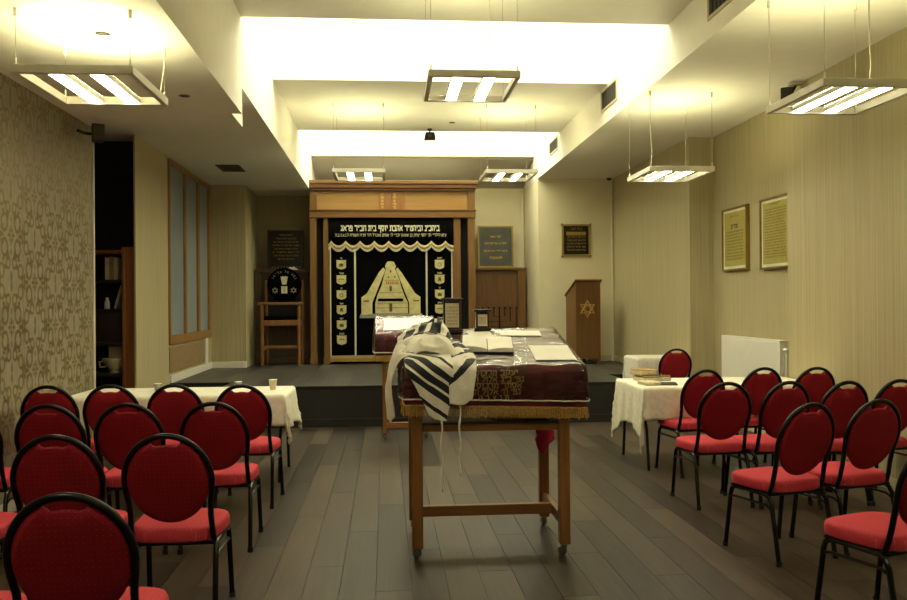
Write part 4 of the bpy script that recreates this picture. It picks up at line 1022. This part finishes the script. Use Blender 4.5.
cloth('side_fold', [[(.36, 5.27, 1.255), (.45, 5.27, 1.245), (.53, 5.24, 1.225)],
                    [(.37, 5.04, 1.20), (.45, 5.03, 1.195), (.53, 5.03, 1.185)],
                    [(.375, 4.915, 1.14), (.45, 4.905, 1.14), (.525, 4.912, 1.13)],
                    [(.362, 4.893, 1.04), (.44, 4.885, 1.045), (.513, 4.892, 1.05)],
                    [(.365, 4.89, .935), (.43, 4.885, .925), (.50, 4.893, .965)]], 20, 32, lambda x, y, z, s, t: 0.105 + ((z - 0.84 * x - 0.757) * 0.6 if y < 4.99 else (z - 0.84 * x - 0.757 + (y - 4.99) * 0.7) * 0.6), folds=0.004, fk=(8, 3), seed=2)
cloth('middle_fold', [[(.10, 5.42, 1.26), (.18, 5.44, 1.30), (.28, 5.44, 1.31), (.36, 5.42, 1.30), (.42, 5.40, 1.25)],
                      [(.095, 5.30, 1.25), (.18, 5.32, 1.305), (.28, 5.30, 1.31), (.37, 5.28, 1.295), (.43, 5.26, 1.24)],
                      [(.10, 5.17, 1.225), (.18, 5.17, 1.29), (.28, 5.15, 1.295), (.37, 5.13, 1.275), (.44, 5.14, 1.215)],
                      [(.12, 5.08, 1.19), (.20, 5.06, 1.225), (.28, 5.05, 1.225), (.36, 5.04, 1.215), (.43, 5.06, 1.185)]], 44, 34, plain, folds=0.006, fk=(7, 5), seed=1, crease=0.035)
cloth('top_fold', [[(.10, 5.84, 1.315), (.18, 5.86, 1.34), (.27, 5.86, 1.36), (.36, 5.82, 1.35), (.405, 5.80, 1.315)],
                   [(.085, 5.66, 1.29), (.18, 5.70, 1.345), (.28, 5.70, 1.395), (.37, 5.68, 1.385), (.42, 5.64, 1.29)],
                   [(.08, 5.52, 1.27), (.18, 5.54, 1.335), (.28, 5.55, 1.385), (.38, 5.52, 1.365), (.44, 5.48, 1.26)],
                   [(.085, 5.36, 1.235), (.18, 5.38, 1.30), (.28, 5.40, 1.33), (.38, 5.37, 1.30), (.45, 5.34, 1.23)]], 48, 38, lambda x, y, z, s, t: 0.27 + (x - 0.275) * 0.8 - (y - 5.6) * 0.25, folds=0.008, fk=(10, 4), seed=4, crease=0.045)
cloth('corner_fold', [[(.40, 5.40, 1.28), (.44, 5.44, 1.275), (.49, 5.44, 1.25)],
                      [(.385, 5.27, 1.27), (.44, 5.28, 1.265), (.50, 5.27, 1.235)],
                      [(.37, 5.12, 1.22), (.45, 5.12, 1.225), (.535, 5.10, 1.20)],
                      [(.37, 5.03, 1.19), (.45, 5.02, 1.195), (.535, 5.01, 1.17)]], 24, 26, lambda x, y, z, s, t: 0.205 + (y - 5.22) * 0.7 - (x - 0.45) * 0.6, folds=0.005, fk=(6, 5), seed=3, crease=0.03)
cloth('left_fold', [[(.15, 5.06, 1.21), (.14, 5.20, 1.24), (.14, 5.36, 1.27), (.15, 5.50, 1.29)],
                    [(.085, 5.05, 1.185), (.075, 5.20, 1.215), (.075, 5.36, 1.245), (.085, 5.50, 1.275)],
                    [(.035, 5.06, 1.08), (.02, 5.18, 1.10), (.02, 5.34, 1.12), (.035, 5.48, 1.13)],
                    [(.04, 5.08, .95), (.005, 5.18, .96), (.005, 5.32, .97), (.03, 5.44, .98)],
                    [(.055, 5.10, .83), (.02, 5.19, .80), (.01, 5.30, .81), (.03, 5.40, .84)]], 34, 36, plain, folds=0.010, fk=(16, 2), seed=5, crease=0.02)
for x, z0, z1 in ((0.318, 0.835, 0.425), (0.424, 0.93, 0.515)):
    y = 4.905 if x > 0.1 else 5.15
    pts = [(x + 0.004 * math.sin(i * 0.9) - off.x, y - off.y, z0 + (z1 - z0) * i / 16 - off.z) for i in range(17)]
    MB().tube(pts, [0.005 if i % 4 else 0.0075 for i in range(9)] + [0.0045 + 0.001 * (i % 2) for i in range(8)], 6).build('tassel', 'tassel_white', ta)

# ---- smaller reading desk behind
CXo, CYo = 0.215, 9.68
ct = thing('reading_desk', 'smaller reading desk with burgundy cover standing behind, before the stage', 'table', (CXo, CYo, 0))
for x in (-0.23, 0.23):
    for y in (-0.17, 0.17):
        part('leg', 'bimah_wood', ct, (x - 0.025, x + 0.025, y - 0.025, y + 0.025, 0.07, 1.12 if y < 0 else 1.25), bevel=0.004); castor(ct, x, y, 0.3 * x)
    part('side_stretcher', 'bimah_wood', ct, (x - 0.018, x + 0.018, -0.145, 0.145, 0.14, 0.20), bevel=0.004)
part('long_stretcher', 'bimah_wood_h', ct, (-0.212, 0.212, -0.19, -0.15, 0.13, 0.19), bevel=0.004)
cz, ck = 1.165, 0.40
MB().add([(-.32, -.22, cz - .03), (.32, -.22, cz - .03), (.32, .22, cz - .03 + ck * .44), (-.32, .22, cz - .03 + ck * .44), (-.32, -.22, cz), (.32, -.22, cz), (.32, .22, cz + ck * .44), (-.32, .22, cz + ck * .44)],
         [(0, 3, 2, 1), (4, 5, 6, 7), (0, 1, 5, 4), (1, 2, 6, 5), (2, 3, 7, 6), (3, 0, 4, 7)]).build('sloping_top', 'bimah_wood_h', ct)
desk_cover(ct, -.32, .32, -.22, .22, cz + 0.002, ck, 0.235, seed=8)
o = MB().box(-0.255, 0.255, -0.17, 0.17, 0, 0.003).build('paper_sheet', 'paper')
o.matrix_world = Matrix.Translation((CXo + 0.02, CYo, cz + 0.002 + ck * 0.22)) @ Matrix.Rotation(math.atan(ck), 4, 'X') @ Matrix.Translation((0, 0, 0.0245))
tag(o, 'large white sheet on the smaller reading desk behind the shawl', 'paper')

# =================================================================== TABLES WITH CLOTHS
def folding_table(x0, x1, y0, y1, z, label):
    t = thing('folding_table', label, 'table', ((x0 + x1) / 2, (y0 + y1) / 2, 0)); a, b_ = (x1 - x0) / 2, (y1 - y0) / 2
    part('tabletop', 'board_brown', t, (-a, a, -b_, b_, z - 0.03, z), bevel=0.004)
    for s_ in (-1, 1):
        xx = s_ * (a - 0.04)
        for q in (-1, 1):
            MB().tube([(xx, q * (b_ - 0.20), z - 0.03), (xx, q * (b_ - 0.20), z - 0.22), (xx, q * (b_ - 0.09), z - 0.38), (xx, q * (b_ - 0.03), 0.0)], 0.014, 8).build('leg', 'black_metal', t)
        MB().tube([(xx, -b_ + 0.20, z - 0.20), (xx, b_ - 0.20, z - 0.20)], 0.012, 8).build('crossbar', 'black_metal', t)
        MB().tube([(xx, 0, z - 0.20), (xx - s_ * 0.30, 0, z - 0.035)], 0.010, 8).build('brace', 'black_metal', t)
    return t
def tablecloth(x0, x1, y0, y1, z, ov, label, m='table_linen', seed=1, step=0.03, flare=0.10, arch=0.0):
    """ov = (left, right, near, far) overhang; hanging corners fall as points"""
    l, r, n, f = ov; rr = random.Random(seed); ph = [rr.random() * 6 for _ in range(6)]
    xs = [x0 - l + (x1 + r - x0 + l) * i / max(2, int((x1 + r - x0 + l) / step)) for i in range(int((x1 + r - x0 + l) / step) + 1)]
    ys = [y0 - n + (y1 + f - y0 + n) * i / max(2, int((y1 + f - y0 + n) / step)) for i in range(int((y1 + f - y0 + n) / step) + 1)]
    cx, cy = (x0 + x1) / 2, (y0 + y1) / 2; rows = []
    e = 0.012
    for y in ys:
        row = []
        for x in xs:
            nx, ny = min(max(x, x0 - e), x1 + e), min(max(y, y0 - e), y1 + e)
            dx, dy = x - nx, y - ny
            if arch and dy == 0 and dx != 0:
                dx *= 1 - arch * (1 - abs((y - cy) / ((y1 - y0) / 2 + e)) ** 2)
            d = math.hypot(dx, dy)
            zz = z + 0.004 + 0.0015 * math.sin(x * 9 + ph[0]) * math.sin(y * 11 + ph[1])
            if d > 1e-6:
                ux, uy = dx / d, dy / d; cor = min(abs(ux), abs(uy)) * 1.4
                tt = (x * abs(uy) + y * abs(ux))
                wv = (0.016 * math.sin(tt * 26 + ph[2]) + 0.010 * math.sin(tt * 47 + ph[3])) * smoothstep(0.02, 0.35, d)
                o_ = flare * d * (0.5 + cor * 0.5) + wv * (1 - 0.5 * cor) + 0.006 + 0.02 * cor * math.sin(math.atan2(abs(dy), abs(dx)) * 8 + ph[4]) * smoothstep(0.05, 0.3, d)
                o_ = max(o_, 0.004)
                nx += ux * o_; ny += uy * o_; zz = z + 0.002 - max(0, d - 0.004) * 0.97
            row.append((nx - cx, ny - cy, zz))
        rows.append(row)
    o = MB().grid(rows).build('tablecloth', m, None, solid=0.003, angle=80, loc=(cx, cy, 0))
    return tag(o, label, 'tablecloth')
folding_table(-2.68, -0.87, 7.30, 8.06, 0.745, 'folding table under the cream cloth on the left')
tablecloth(-2.68, -0.87, 7.30, 8.06, 0.745, (0.03, 0.36, 0.28, 0.28), 'cream tablecloth draped over the left table beyond the chairs', seed=2, arch=0.15, flare=0.16)
folding_table(2.30, 3.98, 7.42, 8.30, 0.745, 'folding table under the cream cloth on the right, black legs showing')
tablecloth(2.30, 3.98, 7.42, 8.30, 0.745, (0.55, 0.02, 0.31, 0.31), 'cream tablecloth with long hanging corners on the right table', seed=5, flare=0.06, arch=0.30)
folding_table(3.24, 3.84, 10.72, 11.30, 0.785, 'small table under the white cloth beside the stage')
tablecloth(3.24, 3.84, 10.72, 11.30, 0.785, (0.42, 0.05, 0.42, 0.30), 'white tablecloth reaching low on the small table beside the stage', 'table_linen_white', seed=9, flare=0.03)
# cups on the left table
t = thing('drinking_cup', 'cream cup standing on the left table near its right end', 'cup', (-1.01, 7.72, 0.7515))
MB().lathe([(0.026, 0), (0.035, 0.085), (0.037, 0.088), (0.033, 0.084), (0.024, 0.006)], 20).build('cup_body', 'cup_cream', t)
MB().lathe([(0.0355, 0.086), (0.038, 0.089), (0.0355, 0.092)], 20).build('rim', 'paper', t)
t = thing('drinking_glass', 'small greyish glass at the far edge of the left table', 'glass', (-1.35, 7.93, 0.7515))
MB().lathe([(0.028, 0), (0.033, 0.055), (0.034, 0.058), (0.030, 0.054), (0.025, 0.008)], 18).build('glass_body', 'small_glass', t)
MB().lathe([(0.033, 0.056), (0.035, 0.058), (0.033, 0.060)], 18).build('rim', 'paper', t)
t = thing('drinking_glass', 'small greyish glass at the left part of the left table', 'glass', (-2.05, 7.85, 0.7515))
MB().lathe([(0.028, 0), (0.033, 0.055), (0.034, 0.058), (0.030, 0.054), (0.025, 0.008)], 18).build('glass_body', 'small_glass', t)
MB().lathe([(0.033, 0.056), (0.035, 0.058), (0.033, 0.060)], 18).build('rim', 'paper', t)
# books on the right table
def flat_book(x, y, z, w, d, h, rz, m, label):
    t = thing('book', label, 'book', (x, y, z), rz, 'books on the right table')
    part('cover', m, t, (-w / 2, w / 2, -d / 2, d / 2, 0, 0.004), (-w / 2, w / 2, -d / 2, d / 2, h - 0.004, h), (w / 2 - 0.004, w / 2, -d / 2, d / 2, 0.004, h - 0.004), bevel=0.001)
    part('pages', 'book_pages', t, (-w / 2 + 0.006, w / 2 - 0.005, -d / 2 + 0.006, d / 2 - 0.006, 0.0045, h - 0.0045))
zb = 0.7515
flat_book(2.50, 8.02, zb, 0.18, 0.24, 0.04, 0.15, 'book_cream', 'bottom book of the stack on the right table, cream cover')
flat_book(2.51, 8.02, zb + 0.041, 0.17, 0.23, 0.022, 0.10, 'book_brown', 'middle book of the stack on the right table, thin and brown')
flat_book(2.475, 8.03, zb + 0.064, 0.17, 0.24, 0.048, 0.2, 'book_tan', 'top book of the stack on the right table, thick and tan')
flat_book(2.69, 8.10, zb, 0.14, 0.20, 0.04, -0.3, 'book_brown', 'brown book lying just right of the stack')
flat_book(2.40, 7.63, zb, 0.15, 0.20, 0.032, 0.1, 'book_cream', 'cream book lying nearest, at the near edge of the right table')
flat_book(2.585, 7.66, zb, 0.17, 0.22, 0.012, -0.25, 'book_dark', 'thin dark booklet lying beside the cream book at the near edge')
sh2 = MB().box(-0.11, 0.11, -0.15, 0.15, 0, 0.002).build('paper_sheet', 'paper', None, loc=(2.85, 7.80, zb), rz=0.2); tag(sh2, 'white sheet lying on the right table beside the books', 'paper')

# =================================================================== CHAIRS
def make_chair():
    c = thing('banquet_chair', 'x', 'chair', (0, 0, 0), 0, 'red round-back chairs')
    # seat cushion
    out = []
    for i in range(40):
        a = 2 * math.pi * i / 40; ca, sa = math.cos(a), math.sin(a)
        n_ = 3.6; px = 0.215 * math.copysign(abs(ca) ** (2 / n_), ca); py = 0.215 * math.copysign(abs(sa) ** (2 / n_), sa)
        px *= 1.0 + 0.06 * (py / 0.215); out.append((px, py))
    rows = []
    for s_, z in ((0.93, 0.400), (0.99, 0.407), (1.0, 0.425), (0.995, 0.448), (0.965, 0.462), (0.88, 0.470), (0.6, 0.476), (0.3, 0.478)):
        rows.append([(x * s_, y * s_ + 0.005, z) for x, y in out])
    m = len(out); vs = [p_ for r in rows for p_ in r]
    fs = [(i * m + j, i * m + (j + 1) % m, (i + 1) * m + (j + 1) % m, (i + 1) * m + j) for i in range(len(rows) - 1) for j in range(m)] + [tuple(range(m - 1, -1, -1)), tuple(range((len(rows) - 1) * m, len(rows) * m))]
    MB().add(vs, fs).build('seat', 'seat_red_lit', c, angle=50)
    # back: oval pad in a leaning plane
    zc_, rx, rz_ = 0.698, 0.188, 0.206
    lean = lambda z: -0.235 - (z - 0.70) * 0.27
    oval = []
    for i in range(64):
        a = 2 * math.pi * i / 64; x = rx * math.cos(a); z = zc_ + rz_ * math.sin(a)
        dipd = 0.030 * (1 - smoothstep(0.045, 0.075, abs(x))) if math.sin(a) > 0 else 0
        oval.append((x, z - dipd))
    rows = []
    for s_, dy in ((0.55, -0.026), (0.85, -0.022), (0.96, -0.014), (1.0, 0.0), (0.96, 0.014), (0.85, 0.024), (0.5, 0.030)):
        rows.append([(x * s_, lean(zc_ + (z - zc_) * s_) + dy, zc_ + (z - zc_) * s_) for x, z in oval])
    m = 64; vs = [p_ for r in rows for p_ in r]
    fs = [(i * m + j, i * m + (j + 1) % m, (i + 1) * m + (j + 1) % m, (i + 1) * m + j) for i in range(len(rows) - 1) for j in range(m)] + [tuple(range(m - 1, -1, -1)), tuple(range((len(rows) - 1) * m, len(rows) * m))]
    MB().add(vs, [f[::-1] for f in fs]).build('back_pad', 'back_red_shaded', c, angle=50)
    pts = [(0.192, -0.155, 0.40), (0.188, -0.175, 0.46), (0.184, -0.19, 0.53), (0.187, -0.205, 0.595), (0.196, lean(0.65), 0.65)]
    R2, Z2 = 0.200, 0.220
    for i in range(25):
        a = math.pi * i / 24; z = zc_ + Z2 * math.sin(a); pts.append((R2 * math.cos(a), lean(z), z))
    pts += [(-x, y, z) for x, y, z in pts[:5][::-1]]
    MB().tube(pts, 0.014, 10).build('back_frame', 'black_metal', c, angle=60)
    MB().tube([(-0.19, -0.17, 0.392), (0.19, -0.17, 0.392), (0.195, 0.16, 0.392), (-0.195, 0.16, 0.392)], 0.011, 8, True).build('seat_frame', 'black_metal', c)
    for s_ in (-1, 1):
        MB().tube([(s_ * 0.198, 0.02, 0.388), (s_ * 0.20, -0.13, 0.386), (s_ * 0.202, -0.165, 0.37), (s_ * 0.204, -0.185, 0.335), (s_ * 0.210, -0.245, 0.01)], 0.0135, 8).build('leg', 'leg_metal', c)
        MB().tube([(s_ * 0.198, 0.02, 0.388), (s_ * 0.20, 0.13, 0.386), (s_ * 0.201, 0.158, 0.37), (s_ * 0.202, 0.170, 0.335), (s_ * 0.208, 0.215, 0.01)], 0.0135, 8).build('leg', 'leg_metal', c)
        MB().tube([(s_ * 0.203, 0.174, 0.315), (s_ * 0.204, 0.13, 0.327), (s_ * 0.204, -0.14, 0.327), (s_ * 0.205, -0.19, 0.305)], 0.008, 8).build('side_rail', 'black_metal', c)
        for y in (-0.246, 0.216): MB().lathe([(0.0165, 0), (0.0165, 0.03)], 10, Matrix.Translation((s_ * (0.210 if y < 0 else 0.208), y, 0))).build('foot_cap', 'rubber', c)
    return c
proto = make_chair()
CH = [  # x, y of the top of the back, turn, label
    (-0.985, 2.77, 0, 'red round-back chair nearest of the left block, cut by the bottom edge'),
    (-1.49, 2.78, 0, 'red chair mostly outside the lower left corner, only its seat edge in view'),
    (-1.49, 4.02, 1, 'red chair at the left end of the second row from the viewer, left block'),
    (-0.985, 3.99, 0, 'red chair at the aisle end of the second row from the viewer, left block'),
    (-2.02, 4.02, 0, 'red chair cut by the left edge in the second row, mostly hidden'),
    (-2.00, 5.27, -1, 'red chair next to the wall chair in the third row, left block'),
    (-1.53, 5.26, 0, 'red chair in the middle of the third row of the left block'),
    (-1.02, 5.25, 0, 'red chair at the aisle end of the third row, left block'),
    (-2.49, 5.27, 0, 'red chair cut by the left edge beside the patterned wall in the third row'),
    (-2.47, 6.50, 0, 'red chair nearest the patterned wall in the row facing the left table'),
    (-2.02, 6.50, 1, 'second red chair from the patterned wall facing the left table'),
    (-1.545, 6.46, 0, 'third red chair from the patterned wall facing the left table'),
    (-1.035, 6.36, -3, 'red chair at the aisle end of the row facing the left table'),
    (3.545, 10.26, 0, 'lone red chair drawn up to the small white table by the stage'),
    (2.70, 7.10, 10, 'red chair at the aisle end, drawn up to the right table'),
    (3.28, 7.24, 8, 'middle red chair drawn up to the right table'),
    (3.74, 7.20, 6, 'red chair nearest the right wall, drawn up to the right table'),
    (2.43, 5.98, 5, 'red chair at the aisle end of the second row behind the right table'),
    (2.89, 5.98, 11, 'second red chair from the aisle in the row behind the right table chairs'),
    (3.31, 5.93, 10, 'third red chair from the aisle in the row behind the right table chairs'),
    (3.75, 6.00, 10, 'red chair at the wall end of the second row, cut by the right edge'),
    (2.40, 4.70, 17, 'red chair at the aisle end of the third row, right block'),
    (2.875, 4.82, 15, 'red chair beside the wall in the third row of the right block'),
    (2.385, 3.54, 20, 'red chair in the lower right corner, cut by the right edge'),
]
for i, (x, y, a, lb) in enumerate(CH):
    o = proto if i == 0 else copy_tree(proto)
    x += 0.04 if x > 0 else -0.028
    a = R_(a); o.rotation_euler.z = a
    o.location = (x - 0.295 * math.sin(a), y + 0.295 * math.cos(a), 0.0)
    o['label'] = lb
